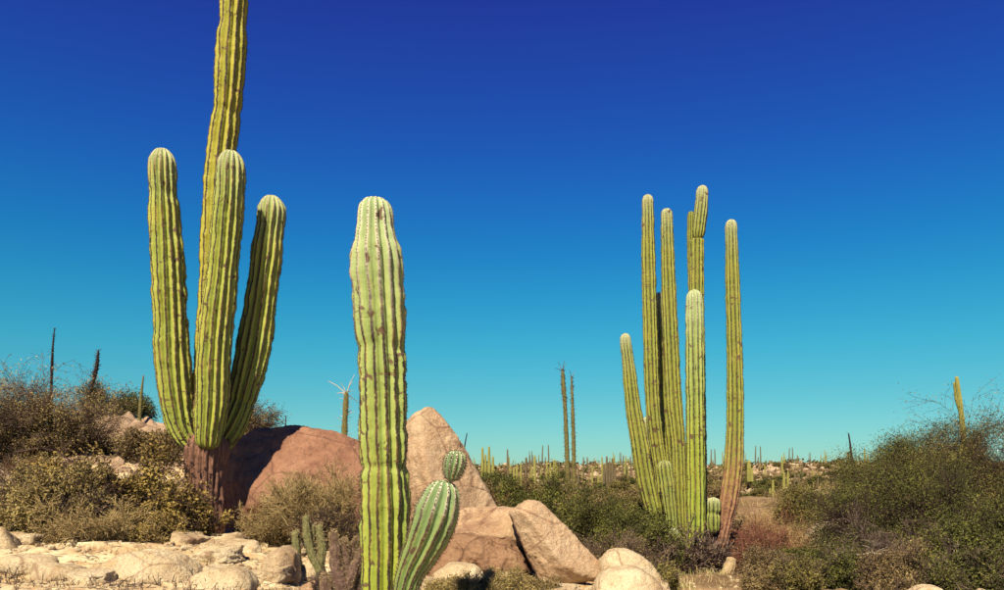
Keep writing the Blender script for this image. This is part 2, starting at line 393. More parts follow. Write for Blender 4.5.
def boulder(name, outline, Y, depth, mat, label, seed=1, sub=6, amp=.05, soft=16, bevel=.75, tilt=0.0, group=None, cat='boulder', fr=(0, -1, .25)):
    """outline: convex silhouette in photograph pixels, read clockwise; the body is solid and round behind it"""
    pts = np.array([P(a, b, Y) for a, b in outline]); c = pts.mean(0)
    q = pts[:, [0, 2]]-c[[0, 2]]; pl = []
    for i in range(len(q)):
        a, b = q[i], q[(i+1) % len(q)]; e = b-a; n = np.array([-e[1], e[0]]); n /= np.linalg.norm(n)+1e-9
        d = n@a
        if d < 0: n, d = -n, -d
        d = max(d, .03)
        pl.append(((n[0], tilt, n[1]), d))
        pl.append(((n[0]*bevel, -1+bevel*.35, n[1]*bevel), d*.92+depth*.10)); pl.append(((n[0]*bevel, .6, n[1]*bevel), d*.9+depth*.12))
    pl.append((fr, depth*.5)); pl.append(((.1, 1, .2), depth*.5))
    V, F = planes_rock(pl, sub, seed, amp, soft)
    o = mesh(name, V, [F], mat); o.location = Vector([float(v) for v in c])
    return tag(o, label, cat, group)

boulder('boulder', [(224, 560), (226, 478), (240, 440), (260, 429), (312, 427), (345, 434), (372, 446), (392, 470), (404, 545)], 11.75, 1.7, M['granite_red'],
        'large dark reddish-brown rounded boulder half in shadow behind the tall branching cactus', 3, amp=.03, soft=22, fr=(0, -1, .8))
boulder('boulder', [(396, 540), (402, 448), (412, 421), (424, 410), (434, 407), (449, 426), (465, 448), (485, 484), (497, 505), (508, 540)], 12.4, 1.9, M['granite_tan'],
        'tall pointed tan boulder like a pyramid right of the thick single cactus', 8, amp=.05, soft=34)
boulder('boulder', [(436, 556), (440, 522), (455, 510), (485, 506), (514, 507), (532, 520), (534, 556)], 10.9, 1.4, M['granite_tan'],
        'low tan boulder with a rough dark underside at the foot of the pointed boulder', 14, amp=.07, soft=22)
boulder('boulder', [(428, 586), (434, 550), (458, 537), (500, 535), (530, 546), (534, 576), (520, 588)], 10.35, .9, M['granite_dark'],
        'rough brown broken rock wedged under the low tan boulder', 15, amp=.24, soft=9)
boulder('boulder', [(530, 562), (514, 534), (506, 514), (517, 506), (529, 500), (542, 503), (562, 523), (588, 550), (602, 566), (598, 577), (562, 584), (538, 580)], 10.1, 1.0, M['granite_tan'],
        'smooth sloping tan boulder, rounded like a paw, left of the small round rocks', 22, amp=.045, soft=30)
boulder('boulder', [(598, 590), (600, 560), (612, 549), (630, 549), (650, 562), (668, 583), (668, 600)], 9.8, .9, M['granite_cream'],
        'cream round rock behind a brownish one at the bottom edge, left of the tall clump', 27, sub=5, amp=.05)
boulder('boulder', [(590, 612), (596, 578), (612, 568), (636, 566), (655, 578), (672, 600), (668, 618)], 9.0, .8, M['granite_cream'],
        'brownish cream rock at the bottom edge, just in front of the cream round rock', 29, sub=5, amp=.05)
boulder('boulder', [(98, 590), (104, 566), (122, 554), (155, 550), (180, 556), (200, 572), (208, 600)], 7.1, .9, M['granite_cream'],
        'broad pale cream boulder at the lower left, in front of the yellow leafy bush', 31, amp=.05, soft=12)
boulder('rock', [(259, 590), (262, 568), (272, 552), (286, 545), (297, 552), (300, 575), (296, 596)], 7.7, .45, M['granite_cream'],
        'upright pale cream rock left of the small fuzzy cholla', 35, sub=5, amp=.07, cat='rock')
boulder('rock', [(301, 584), (303, 566), (312, 556), (322, 560), (326, 574), (320, 586)], 8.0, .3, M['granite_cream'],
        'small pale rock between the stems of the small fuzzy cholla', 37, sub=4, amp=.08, cat='rock')
boulder('rock', [(188, 604), (192, 576), (214, 567), (244, 568), (256, 580), (258, 610)], 6.9, .7, M['granite_cream'],
        'flat pale rock at the bottom edge right of the broad cream boulder', 39, sub=5, amp=.05, cat='rock')
boulder('rock', [(294, 604), (298, 588), (316, 580), (334, 584), (340, 604)], 7.4, .4, M['granite_tan'],
        'small tan rock at the bottom edge under the cholla', 41, sub=4, amp=.08, cat='rock')
boulder('rock', [(430, 596), (434, 572), (452, 562), (476, 566), (486, 580), (484, 600)], 8.9, .6, M['granite_cream'],
        'speckled cream rock on the ground below the rough brown rock', 43, sub=5, amp=.1, cat='rock')
boulder('rock', [(482, 602), (486, 580), (504, 572), (524, 576), (532, 600)], 8.9, .6, M['granite_cream'],
        'cream rock on the ground left of the paw-shaped boulder', 44, sub=5, amp=.1, cat='rock')
boulder('rock', [(-20, 520), (-18, 490), (2, 484), (24, 486), (38, 496), (44, 512), (34, 524)], 12.2, .9, M['granite_cream'],
        'blocky cream rock at the left edge below the grey-green tree', 45, sub=5, amp=.08, cat='rock')
boulder('rock', [(-20, 492), (-15, 474), (6, 469), (34, 472), (50, 482), (44, 492)], 13.6, .9, M['granite_cream'],
        'flat pale rock at the left edge above the blocky cream rock', 46, sub=5, amp=.08, cat='rock')
boulder('rock', [(92, 452), (96, 426), (106, 417), (122, 415), (134, 424), (136, 450)], 18.5, 1.4, M['granite_rise'],
        'rounded pinkish boulder on top of the left rocky rise', 47, sub=5, amp=.06, cat='rock')
boulder('rock', [(134, 462), (138, 436), (150, 426), (168, 432), (186, 446), (192, 468)], 17, 1.6, M['granite_rise'],
        'pinkish boulder just left of the branching cactus trunk on the rocky rise', 48, sub=5, amp=.09, soft=9, cat='rock')
boulder('rock', [(802, 556), (806, 536), (822, 522), (846, 518), (862, 530), (866, 556)], 17, 1.4, M['granite_far'],
        'greyish tan boulder among bushes left of the big olive tree', 49, sub=5, amp=.07, cat='rock')
boulder('rock', [(908, 606), (911, 592), (921, 585), (937, 586), (945, 594), (945, 608)], 8.6, .5, M['granite_cream'],
        'pale rock at the bottom edge under the big olive tree', 50, sub=4, amp=.08, cat='rock')

rngr = np.random.RandomState(5)
def proto_rock(seed, mat, sub=4, flat=.6):
    rr = np.random.RandomState(seed); pl = []
    for k in range(16):
        n = rr.normal(size=3); n /= np.linalg.norm(n); pl.append((n, rr.uniform(.72, 1.0)))
    pl += [((0, 0, 1), flat*.9), ((0, 0, -1), .7)]
    V, F = planes_rock(pl, sub, seed, .07, 10, fine=.03)
    me = mesh('rock', V, [F], mat)
    return me
# rocks scattered by hand over the near slabs (px, py, Y, size m)
near = [(30, 578, 7.2, .30), (62, 590, 6.9, .24), (232, 552, 9.2, .16), (262, 536, 10, .18), (250, 560, 8.6, .12), (214, 560, 8.8, .10), (8, 560, 8.0, .22),
        (345, 592, 7.3, .10), (470, 590, 8.6, .12), (545, 592, 8.7, .10), (590, 592, 8.8, .09), (175, 540, 9.8, .12), (870, 596, 8.4, .09), (842, 596, 8.6, .12), (985, 598, 8.8, .14), (280, 528, 10.4, .14)]
pr = [proto_rock(60+i, M['granite_cream'], 4) for i in range(4)]
first = [True]*4
def put_rock(i, x, y, s, label, group, rz, name='rock', mat=None, sink=.25, protos=pr, firsts=first):
    o = protos[i]
    if firsts[i]: firsts[i] = False
    else: o = copy_tree(o)
    o.location = (x, y, gz(x, y)+s*(.3-sink)); o.scale = (s, s*.9, s*.75); o.rotation_euler = (rz*.13, rz*.07, rz)
    return tag(o, label, 'rock', group)
lab_near = ['small cream stone on the slab at the lower left corner', 'pale stone at the bottom edge left of the broad cream boulder', 'small stone on the bare ground right of the yellow leafy bush',
 'stone in the shadow at the foot of the dark reddish boulder', 'small stone above the upright pale rock', 'small stone just right of the yellow leafy bush', 'low stone at the left edge below the dry twiggy bush',
 'small stone at the foot of the thick single cactus', 'pebble-sized cream stone in front of the rough brown rock', 'small stone under the paw-shaped boulder', 'small stone between the paw-shaped boulder and the round rocks',
 'stone hidden under the right side of the yellow leafy bush', 'pale stone at the bottom edge left of the pale rock under the olive tree', 'cream stone at the bottom edge under the left of the big olive tree', 'pale stone at the bottom right corner', 'stone left of the golden dry bush']
for k, (px, py, Y, s) in enumerate(near):
    x = (px-CX)/FP*Y; put_rock(k % 4, x, Y, s, lab_near[k], 'loose stones on the near ground', k*1.3)

for q, (pts_, Y_, lb_) in enumerate([([(146, 480), (150, 462), (162, 456), (176, 462), (182, 482)], 14.2, 'pinkish angular rock just left of the bark trunk of the tallest cactus'),
        ([(104, 474), (108, 455), (122, 450), (138, 456), (144, 476)], 15.2, 'pinkish rock on the left rise under the small two-stemmed cactus'), ([(166, 500), (168, 484), (178, 478), (190, 486), (194, 502)], 12.6, 'pale rock at the left foot of the bark trunk'),
        ([(60, 452), (64, 432), (78, 424), (94, 432), (98, 454)], 17.5, 'rounded pinkish rock left of the boulder on top of the rocky rise')]):
    boulder('rock', pts_, Y_, 1.0, M['granite_rise'], lb_, 140+q, sub=4, amp=.13, soft=10, cat='rock')
# low slabs of broken granite lying on the near ground
rsl = np.random.RandomState(17)
for q, (px, Y, sx, sy, h) in enumerate([(150, 7.0, .5, .4, .08), (110, 8.6, .8, .4, .13), (20, 8.5, .8, .45, .15), (60, 9.3, .6, .35, .12), (215, 8.1, .6, .4, .13), (235, 8.9, .6, .4, .1),
        (265, 7.4, .5, .35, .12), (290, 9.0, .5, .35, .13), (190, 9.0, .5, .3, .12), (-10, 10.2, .7, .4, .16), (300, 8.0, .4, .3, .1), (330, 8.8, .45, .3, .12), (225, 7.1, .5, .35, .10), (90, 6.7, .5, .3, .1), (415, 8.3, .5, .35, .12), (470, 8.2, .45, .3, .1), (510, 8.7, .45, .3, .1), (560, 8.5, .5, .3, .1)]+[(rsl.uniform(-20, 340), rsl.uniform(6.8, 9.6), rsl.uniform(.2, .6), rsl.uniform(.15, .4), rsl.uniform(.07, .14)) for _ in range(6)]):
    pl = [((math.cos(a), math.sin(a), rsl.uniform(-.1, .25)), rsl.uniform(.7, 1.0)) for a in np.linspace(0, 5.5, 8)+rsl.uniform(-.2, .2, 8)]+[((rsl.uniform(-.1, .1), rsl.uniform(-.15, .05), 1), .55), ((0, 0, -1), .6)]
    V, F = planes_rock(pl, 5, 700+q, .15, 18, fine=.03); V = V*np.array([sx*.6*rsl.uniform(.6, 1.1), sy*.62, h*rsl.uniform(.8, 1.3)])
    o = mesh('rock_slab', V, [F], M['granite_cream']); x = (px-CX)/FP*Y; o.location = (x, Y, gz(x, Y)+h*.1); o.rotation_euler = (rsl.uniform(-.2, .2), rsl.uniform(-.2, .2), rsl.uniform(-1.5, 1.5))
    tag(o, 'low flat slab of pale granite lying on the bare near ground', 'rock', 'pale granite slabs on the near ground')

# rubble on the left rise
prf = [proto_rock(80+i, M['granite_far'], 4, .8) for i in range(5)]; firstf = [True]*5
prr = [proto_rock(180+i, M['granite_rise'], 4, .8) for i in range(5)]; firstr = [True]*5
k = 0
for row in range(100):
    px = rngr.uniform(-60, 235); Y = rngr.uniform(14.5, 20.5); s = rngr.uniform(.12, .38)
    x = (px-CX)/FP*Y
    put_rock(k % 5, x, Y, s, 'angular pale pinkish rock lying loose on the rocky rise at the left', 'rubble on the left rise', rngr.uniform(0, 6), protos=prr, firsts=firstr, sink=.3); k += 1
# boulders on the far slopes
for row in range(190):
    Y = math.exp(rngr.uniform(math.log(60), math.log(158))); px = rngr.uniform(455, 905)
    if row > 90: Y = rngr.uniform(115, 150)
    s = rngr.uniform(.25, .6)*(.5+Y/160); x = (px-CX)/FP*Y
    put_rock(k % 5, x, Y, s, 'pale boulder among scrub on the far hillside', 'boulders on the far hillside', rngr.uniform(0, 6), protos=prf, firsts=firstf, sink=.15); k += 1

def scatter_stuff(name, n, Y0, Y1, px0, px1, s0, s1, mat, label, seed):
    rr = np.random.RandomState(seed); D, F = ico(1)
    Y = np.exp(rr.uniform(math.log(Y0), math.log(Y1), n)); x = (rr.uniform(px0, px1, n)-CX)/FP*Y
    s = s0*(s1/s0)**(rr.rand(n)**1.6)*np.sqrt(Y/Y0)
    z = ground(x, Y)
    q = D[None]*(1+.30*rr.uniform(-1, 1, (n, len(D), 1)))*s[:, None, None]*np.array([1, .9, .7])
    V = q+np.stack([x, Y, z+s*.2], -1)[:, None]
    FF = F[None]+(np.arange(n)*len(D))[:, None, None]
    o = mesh(name, V.reshape(-1, 3), [FF.reshape(-1, 3)], mat, smooth=False)
    tag(o, label, 'stones', kind='stuff')
scatter_stuff('gravel', 4000, 6, 14, -40, 760, .005, .038, M['granite_cream'], 'loose granite gravel strewn over the near slabs', 2)
scatter_stuff('scree', 2600, 13, 21, -80, 260, .03, .14, M['granite_rise'], 'small broken stones covering the left rocky rise', 3)
scatter_stuff('hillside_stones', 5200, 45, 160, 430, 920, .07, .30, M['granite_far'], 'pale stones scattered thickly over the far hillside', 4)

def scrub_stuff(name, n, Y0, Y1, px0, px1, mat, label, seed):
    rr = np.random.RandomState(seed); Y = np.exp(rr.uniform(math.log(Y0), math.log(Y1), n)); x = (rr.uniform(px0, px1, n)-CX)/FP*Y
    z = ground(x, Y); s = rr.uniform(.25, .75, n)*(.6+Y/160); K = 26
    c = np.stack([x, Y, z+s*.35], -1)[:, None]+rr.normal(size=(n, K, 3))*(s[:, None]*np.array([[.42, .42, .26]]))[:, None] if False else np.stack([x, Y, z+s*.35], -1)[:, None]+rr.normal(size=(n, K, 3))*s[:, None, None]*np.array([.42, .42, .26])
    a = rr.normal(size=(n, K, 3))*s[:, None, None]*.13; b = rr.normal(size=(n, K, 3))*s[:, None, None]*.13
    V = np.stack([c-a, c+b, c+a, c-b], 2).reshape(-1, 3)
    o = mesh(name, V, [np.arange(len(V)).reshape(-1, 4)], M[mat], attrs={'rnd': np.repeat(np.clip(np.repeat(rr.rand(n), K)*.7+rr.rand(n*K)*.3, 0, 1), 4)}, smooth=False); tag(o, label, 'scrub', kind='stuff')
scrub_stuff('hillside_scrub', 1300, 60, 165, 430, 930, 'leaf_grey', 'low brown scrub covering the far hillside between the stones', 31)
scrub_stuff('hillside_scrub', 1000, 40, 165, 430, 930, 'leaf_olive', 'low dark olive scrub covering the far hillside between the stones', 32)

# ------------------------------------------------------------ cactus columns
def crom(pts, n):
    pts = np.array(pts, float); q = np.concatenate([[2*pts[0]-pts[1]], pts, [2*pts[-1]-pts[-2]]])
    seg = np.linalg.norm(np.diff(pts[:, :3], axis=0), axis=1); cum = np.concatenate([[0], np.cumsum(seg)])
    t = np.linspace(0, cum[-1], n); i = np.clip(np.searchsorted(cum, t, side='right')-1, 0, len(seg)-1)
    f = ((t-cum[i])/np.maximum(seg[i], 1e-9))[:, None]; a, b, c, d = q[i], q[i+1], q[i+2], q[i+3]
    return .5*(2*b+(c-a)*f+(2*a-5*b+4*c-d)*f*f+(3*b-a-3*c+d)*f**3), t, cum[-1]
def column(name, path, Y, mat, parent, ribs=13, M_=8, depth=.24, seed=1, dome=1.5, dy0=0., dy1=0., pinch=(), bark=(0, 0), spacing=.028, spl=.016, spines=True, round_base=True, label=None, wob=1.0, spmat='spine', res=.10, aged=0.0):
    """path: (px, py, radius px) from base to tip; dy0/dy1 depth offset at base/tip; pinch: (py, strength, halfwidth px)"""
    n0 = len(path); pts = []
    for i, (px, py, r) in enumerate(path):
        f = i/(n0-1); y = Y+dy0+(dy1-dy0)*min(1, f*2.2); p = P(px, py, y); pts.append((*p, r*y/FP))
    Rm = float(np.mean([p[3] for p in pts])); tot = sum(np.linalg.norm(np.array(pts[i+1][:3])-np.array(pts[i][:3])) for i in range(n0-1))
    n = max(12, int(tot/(Rm*res)))
    C, t, tot = crom(pts, n); r = np.maximum(C[:, 3], .004); c = C[:, :3]
    s = tot-t                                      # distance from tip
    Rt = pts[-1][3]; dl = dome*Rt
    k = np.clip(1-s/dl, 0, 1); r = r*np.sqrt(np.maximum(1-k**2.3, 0.0008))
    if round_base:
        bl = 1.0*pts[0][3]; kb = np.clip(1-t/bl, 0, 1); r = r*np.sqrt(np.maximum(1-kb**2.2, .01))
    r = r*(1+wob*(.034*noise1(t/Rm*.5, seed)+.022*noise1(t/Rm*1.5, seed+3)))
    pyv = HZ-(c[:, 2]-CZ)/c[:, 1]*FP
    for (py, st, hw) in pinch: r = r*(1-st*np.exp(-((pyv-py)/hw)**2))
    T = np.gradient(c, axis=0); T /= np.linalg.norm(T, axis=1)[:, None]+1e-9
    U = np.zeros_like(T); u = np.array([1., 0, 0]); 
    for i in range(n):
        u = u-T[i]*(u@T[i]); u /= np.linalg.norm(u); U[i] = u
    W = np.cross(T, U)
    nv = ribs*M_; j = np.arange(nv); ph = j/M_; rid = j//M_; fr = (j % M_)/M_
    crest = np.sin(np.pi*fr)                        # 0 at the groove, 1 on the crest
    prof = 1-depth*(1-crest**1.15)
    ang0 = (ph/ribs)*2*np.pi+seed*1.3
    rr_ = np.random.RandomState(seed+99)
    offs = np.stack([noise1(t/Rm*.5, seed+11+q)*.05+noise1(t/Rm*1.7, seed+41+q)*.018 for q in range(ribs)], -1)*wob   # each rib weaves a little
    hgt = np.stack([noise1(t/Rm*.9, seed+71+q)*.045+noise1(t/Rm*3.2, seed+101+q)*.02 for q in range(ribs)], -1)*wob
    off = offs[:, rid]*crest[None]*(1.6/ribs*6); hg = hgt[:, rid]*crest[None]
    lump = .012*np.stack([noise1(t/Rm*4+q, seed+200+q % 5) for q in range(nv)], -1)*wob if ribs*M_ > 60 else 0
    ang = ang0[None]+twist_of(seed)*t[:, None]/tot+off
    rad = r[:, None]*(prof[None]+hg+lump)
    V = c[:, None]+rad[..., None]*(np.cos(ang)[..., None]*U[:, None]+np.sin(ang)[..., None]*W[:, None])
    i = np.arange(n-1)[:, None]; jj = np.arange(nv)[None]; j2 = (jj+1) % nv
    q = np.stack([i*nv+jj, i*nv+j2, (i+1)*nv+j2, (i+1)*nv+jj], -1).reshape(-1, 4)
    Vf = np.concatenate([V.reshape(-1, 3), [c[-1]+T[-1]*.0, c[0]]])
    jl = np.arange(nv); capt = np.stack([(n-1)*nv+jl, (n-1)*nv+(jl+1) % nv, np.full(nv, n*nv)], -1); capb = np.stack([(jl+1) % nv, jl, np.full(nv, n*nv+1)], -1)
    h = Vf[:, 2]; org = P(path[0][0], path[0][1], Y+dy0)
    pyf = HZ-(h-CZ)/Vf[:, 1]*FP
    b0, b1 = bark; bk = np.clip((pyf-b0)/(b1-b0), 0, 1) if b1 != b0 else np.zeros(len(Vf))
    attrs = {'crest': np.append(np.tile(crest, n), [1, 0]), 'tipdist': np.append(np.repeat(s, nv), [0, tot])+aged, 'bark': bk,
             'ribid': np.append(np.tile(rid+seed*.37, n), [0, 0])}
    o = mesh(name, Vf, [q, capt, capb], mat, parent=None, attrs=attrs)
    o.data.transform(Matrix.Translation(Vector([-float(v) for v in org])))
    o.location = Vector([float(v) for v in org])
    if parent is not None:
        o.parent = parent; o.location = Vector([float(v) for v in org])-parent.location
    if label: o['label'] = label
    if spines:
        ar = []
        ta = np.arange(dl*.15, tot-.02, spacing)       # distance from tip
        jit = rr_.uniform(-.25, .25, (len(ta), ribs))*spacing
        for q_ in range(ribs):
            tt = tot-ta+jit[:, q_]; idx = np.clip(tt/tot*(n-1), 0, n-1.001); i0 = idx.astype(int); f = (idx-i0)[:, None]
            jc = q_*M_+M_//2
            p = V[i0, jc]*(1-f)+V[i0+1, jc]*f; nn = p-(c[i0]*(1-f)+c[i0+1]*f); nn /= np.linalg.norm(nn, axis=1)[:, None]+1e-9
            ar.append(np.concatenate([p, nn, T[i0], (tot-tt)[:, None], bk[i0*nv][:, None]], 1))
        A = np.concatenate(ar); 
        A = A[rr_.rand(len(A)) > A[:, 10]*.9]
        p, nn, tt = A[:, 0:3], A[:, 3:6], A[:, 6:9]; bb = np.cross(nn, tt); na = len(A)
        sz = spl*.30
        # felt pad: a low pyramid
        pad = np.stack([p+tt*sz, p+bb*sz, p-tt*sz, p-bb*sz, p+nn*sz*.8], 1)-nn[:, None]*.001
        fpad = np.array([[0, 1, 4], [1, 2, 4], [2, 3, 4], [3, 0, 4]])
        Vs = [pad.reshape(-1, 3)]; Fs = [(fpad[None]+(np.arange(na)*5)[:, None, None]).reshape(-1, 3)]; base = na*5
        rnd = [np.repeat(rr_.uniform(.0, .5, na), 5)]
        K = 8
        dirs = nn[:, None]*rr_.uniform(.25, 1, (na, K, 1))+bb[:, None]*rr_.uniform(-1, 1, (na, K, 1))+tt[:, None]*rr_.uniform(-1, .7, (na, K, 1))
        dirs /= np.linalg.norm(dirs, axis=2)[..., None]; ln = spl*rr_.uniform(.6, 1.5, (na, K, 1))
        side = np.cross(dirs, rr_.normal(size=(na, K, 3))); side /= np.linalg.norm(side, axis=2)[..., None]
        wd = spl*.075
        tri = np.stack([p[:, None]+side*wd, p[:, None]-side*wd, p[:, None]+dirs*ln], 2)
        Vs.append(tri.reshape(-1, 3)); Fs.append(base+np.arange(na*K*3).reshape(-1, 3)); rnd.append(np.repeat(rr_.uniform(.2, 1, na*K), 3))
        so = mesh('spines', np.concatenate(Vs)-org, [np.concatenate(Fs)], M[spmat], attrs={'rnd': np.concatenate(rnd)}, smooth=False)
        so.parent = o; so['kind'] = 'stuff'
    return o
def twist_of(seed): return ((seed*7919) % 100/100-.5)*.5

# --- the tall branching cactus
Y1 = 10.3
b = P(204, 528, Y1)
c1 = empty('cardon_cactus', Vector([float(v) for v in b]), 'tallest cactus, reddish trunk, three arms and a column running out of view at the top', 'cactus')
m = M['cactus']
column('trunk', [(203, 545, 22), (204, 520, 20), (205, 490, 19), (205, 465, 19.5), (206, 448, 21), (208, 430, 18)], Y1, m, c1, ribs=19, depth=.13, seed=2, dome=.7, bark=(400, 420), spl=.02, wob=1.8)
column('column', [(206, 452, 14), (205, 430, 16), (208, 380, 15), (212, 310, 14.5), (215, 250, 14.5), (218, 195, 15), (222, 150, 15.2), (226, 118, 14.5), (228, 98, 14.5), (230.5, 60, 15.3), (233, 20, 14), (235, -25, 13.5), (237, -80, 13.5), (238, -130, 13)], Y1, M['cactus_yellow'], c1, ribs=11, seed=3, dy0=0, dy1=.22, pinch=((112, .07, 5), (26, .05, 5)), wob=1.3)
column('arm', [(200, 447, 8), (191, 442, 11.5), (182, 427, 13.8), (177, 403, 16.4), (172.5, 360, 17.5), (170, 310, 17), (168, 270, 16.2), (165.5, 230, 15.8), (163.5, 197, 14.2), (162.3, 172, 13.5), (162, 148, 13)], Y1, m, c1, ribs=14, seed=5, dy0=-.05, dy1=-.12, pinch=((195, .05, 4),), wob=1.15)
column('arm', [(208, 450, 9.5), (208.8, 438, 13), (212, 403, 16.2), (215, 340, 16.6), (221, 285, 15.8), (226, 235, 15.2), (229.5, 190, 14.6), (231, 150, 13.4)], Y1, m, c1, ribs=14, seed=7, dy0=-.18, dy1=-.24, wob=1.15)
column('arm', [(214, 446, 11), (226, 436, 13.5), (238, 411, 14.3), (248, 375, 15.8), (256, 335, 16.5), (263, 285, 15.6), (268, 245, 14.8), (271, 218, 14), (271.5, 195, 13)], Y1, m, c1, ribs=14, seed=9, dy0=.2, dy1=.36, pinch=((402, .12, 3),), wob=1.15)

# --- the thick single cactus
Y2 = 5.7
b = P(384, 612, Y2)
c2 = empty('cardon_cactus', Vector([float(v) for v in b]), 'thick single-column cactus in the centre foreground, yellow-green with dark spine lines', 'cactus')
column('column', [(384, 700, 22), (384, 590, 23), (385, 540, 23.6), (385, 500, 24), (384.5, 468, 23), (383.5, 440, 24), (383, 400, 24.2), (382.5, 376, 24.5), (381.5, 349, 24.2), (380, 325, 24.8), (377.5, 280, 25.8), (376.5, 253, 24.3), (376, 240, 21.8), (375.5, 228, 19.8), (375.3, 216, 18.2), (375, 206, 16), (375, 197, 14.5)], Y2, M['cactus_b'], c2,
       ribs=14, M_=10, seed=11, dome=.75, pinch=((467, .11, 5), (348, .075, 6), (377, .05, 4), (300, .02, 8), (430, .03, 5)), wob=1.15, spl=.013, spacing=.022, depth=.21)
b = P(404, 606, 5.4)
c3 = empty('young_cardon_cactus', Vector([float(v) for v in b]), 'short fat green cactus with a little ball head, leaning right beside the thick single cactus', 'cactus')
column('column', [(396, 670, 8), (400, 625, 9), (404, 596, 12), (411, 572, 15), (421, 552, 18.5), (430, 532, 21.5), (437, 512, 21.8), (442, 495, 18.5), (444.5, 480, 15)], 5.4, M['cactus_young'], c3, ribs=12, M_=10, seed=13, dome=1.0, spl=.018, spacing=.02, wob=.7, depth=.2, spmat='spine')
column('head', [(451, 482, 4.5), (452, 476, 8), (454, 467, 11), (455.5, 459, 11), (456, 450, 9)], 5.38, M['cactus_young'], c3, ribs=12, M_=10, seed=14, dome=1.0, spl=.02, spacing=.016, wob=.5, depth=.2, res=.06)

# --- the clump of tall columns at the right
Y3 = 14.0
b = P(695, 578, Y3)
c4 = empty('cardon_cactus', Vector([float(v) for v in b]), 'clump of many slender tall columns, grown as one cactus right of the middle', 'cactus')
K3 = dict(ribs=12, M_=6, spl=.018, spacing=.04, res=.2, depth=.24)
m = M['cactus_c']
def a3(name, path, seed, d0, d1, **k):
    kw = dict(K3); kw.update(k); return column(name, path, Y3, kw.pop('mat', m), c4, seed=seed, dy0=d0, dy1=d1, **kw)
a3('column', [(657, 535, 6), (653, 512, 8), (645, 478, 9), (640.5, 450, 8.9), (633, 405, 7.6), (628.5, 365, 6.3), (626, 345, 5.7), (625, 333, 5)], 21, -.35, -.45)
a3('column', [(666, 540, 6), (662, 480, 7), (656.5, 440, 7.2), (652.5, 400, 7.3), (650, 320, 7.3), (648.5, 260, 7), (648, 215, 6), (647.5, 194, 5.4)], 22, 0, -.05)
a3('column', [(684, 572, 4), (682, 540, 5.5), (679.5, 480, 7), (678, 440, 7.3), (674, 400, 7.8), (671, 340, 7.6), (668.5, 280, 7), (667, 225, 5.9), (666.5, 208, 5.3)], 23, -.15, -.12)
a3('column', [(698, 585, 8), (699, 500, 8), (698, 400, 7.8), (697, 300, 7.2), (697, 250, 7), (697, 238, 7)], 24, .25, .25, dome=.45, aged=1.5)
a3('arm', [(698, 240, 3), (698.5, 234, 5.8), (700, 220, 6.6), (701.5, 205, 6.4), (702.5, 185, 5.4)], 25, .25, .25)
a3('column', [(697, 380, 5), (694, 320, 4.2), (692, 280, 4), (691, 240, 3.9), (691, 211, 3.4)], 26, .55, .65, aged=1.0)
a3('column', [(695, 572, 6), (695.5, 560, 8), (696, 545, 9), (696, 500, 9.3), (695.5, 440, 9.5), (695, 380, 9.4), (694.5, 320, 9), (694.3, 302, 8.3), (694, 289, 7.4)], 27, -.5, -.5, pinch=((542, .14, 2),), mat=M['cactus_b'])
a3('column', [(712, 574, 6), (719, 545, 7.8), (728, 505, 9.2), (733, 470, 9.4), (735, 430, 8.7), (735, 380, 8.1), (734, 330, 7.6), (732.5, 280, 7.1), (731.5, 240, 6.3), (731, 219, 5.6)], 28, 0, .05, bark=(415, 640))
a3('column', [(660, 500, 7), (655, 460, 7), (650, 440, 6.4), (648, 428, 5.6), (647, 416, 4.6)], 29, .6, .6)
a3('column', [(677, 500, 9), (671, 450, 8.2), (666, 410, 7.5), (662, 360, 6.6), (660, 320, 5.4), (659, 292, 4.6)], 30, .9, .9)
a3('young_column', [(673, 545, 5), (671, 515, 6.4), (669, 500, 7.2), (667, 482, 8), (665, 470, 8), (664, 460, 7.2)], 31, -.45, -.45, mat=M['cactus_short'], dome=1.0, aged=.12)
a3('young_column', [(712, 535, 6), (712, 522, 8.8), (712.5, 514, 8), (713, 507, 8.2), (713.5, 497, 7.2)], 32, -.1, -.1, mat=M['cactus_short'], dome=.9, pinch=((513, .2, 1.5),))
a3('young_column', [(681, 560, 4), (678, 550, 6.4), (674, 538, 6.4), (671, 528, 5)], 33, -.55, -.55, mat=M['cactus_short'], dome=1.0)
a3('young_column', [(672, 585, 4), (668, 570, 5), (664, 556, 4.6), (662, 546, 4)], 34, -.6, -.6, bark=(500, 545), dome=1.0)

# ------------------------------------------------------------ distant and thin columns
def far_cactus(label, stems, Y, mat='far_green', group='cacti on the far slopes', seed=0, ribs=7, name='distant_cactus', base=None):
    x0 = np.mean([s[0][0] for s in stems]); yb = max(s[0][1] for s in stems)
    root = empty(name, Vector([float(v) for v in P(x0, yb, Y)]), label, 'cactus', group)
    for i, st in enumerate(stems):
        column('stem', st, Y, M[mat], root, ribs=ribs, M_=4, seed=seed+i, spines=False, res=.5, dome=1.6, depth=.25, dy0=0, dy1=.05*i, round_base=False)
    return root
def S(x, y0, y1, r, lean=0):
    r = r*1.02
    return [(x, y0, r), (x+lean*.4, (y0*2+y1)/3, r*1.05), (x+lean*.8, (y0+2*y1)/3, r), (x+lean, y1, r*.6)]
far_cactus('yellow-green far cactus with four stems just right of the pointed boulder', [S(482.5, 492, 447, 1.5), S(485.5, 492, 454, 1.4), S(489.5, 492, 446, 1.5, -.5), S(493, 492, 456, 1.5)], 38, seed=300)
far_cactus('single dark far column curving slightly left, tallest beside the four-stemmed cactus', [S(508.5, 485, 449, 1.0, -1)], 55, 'far_brown', seed=310)
far_cactus('low yellow-green far cactus behind the low tan boulder', [S(514, 486, 468, 1.2), S(517, 486, 464, 1.2), S(521, 488, 462, 1.0)], 60, seed=313)
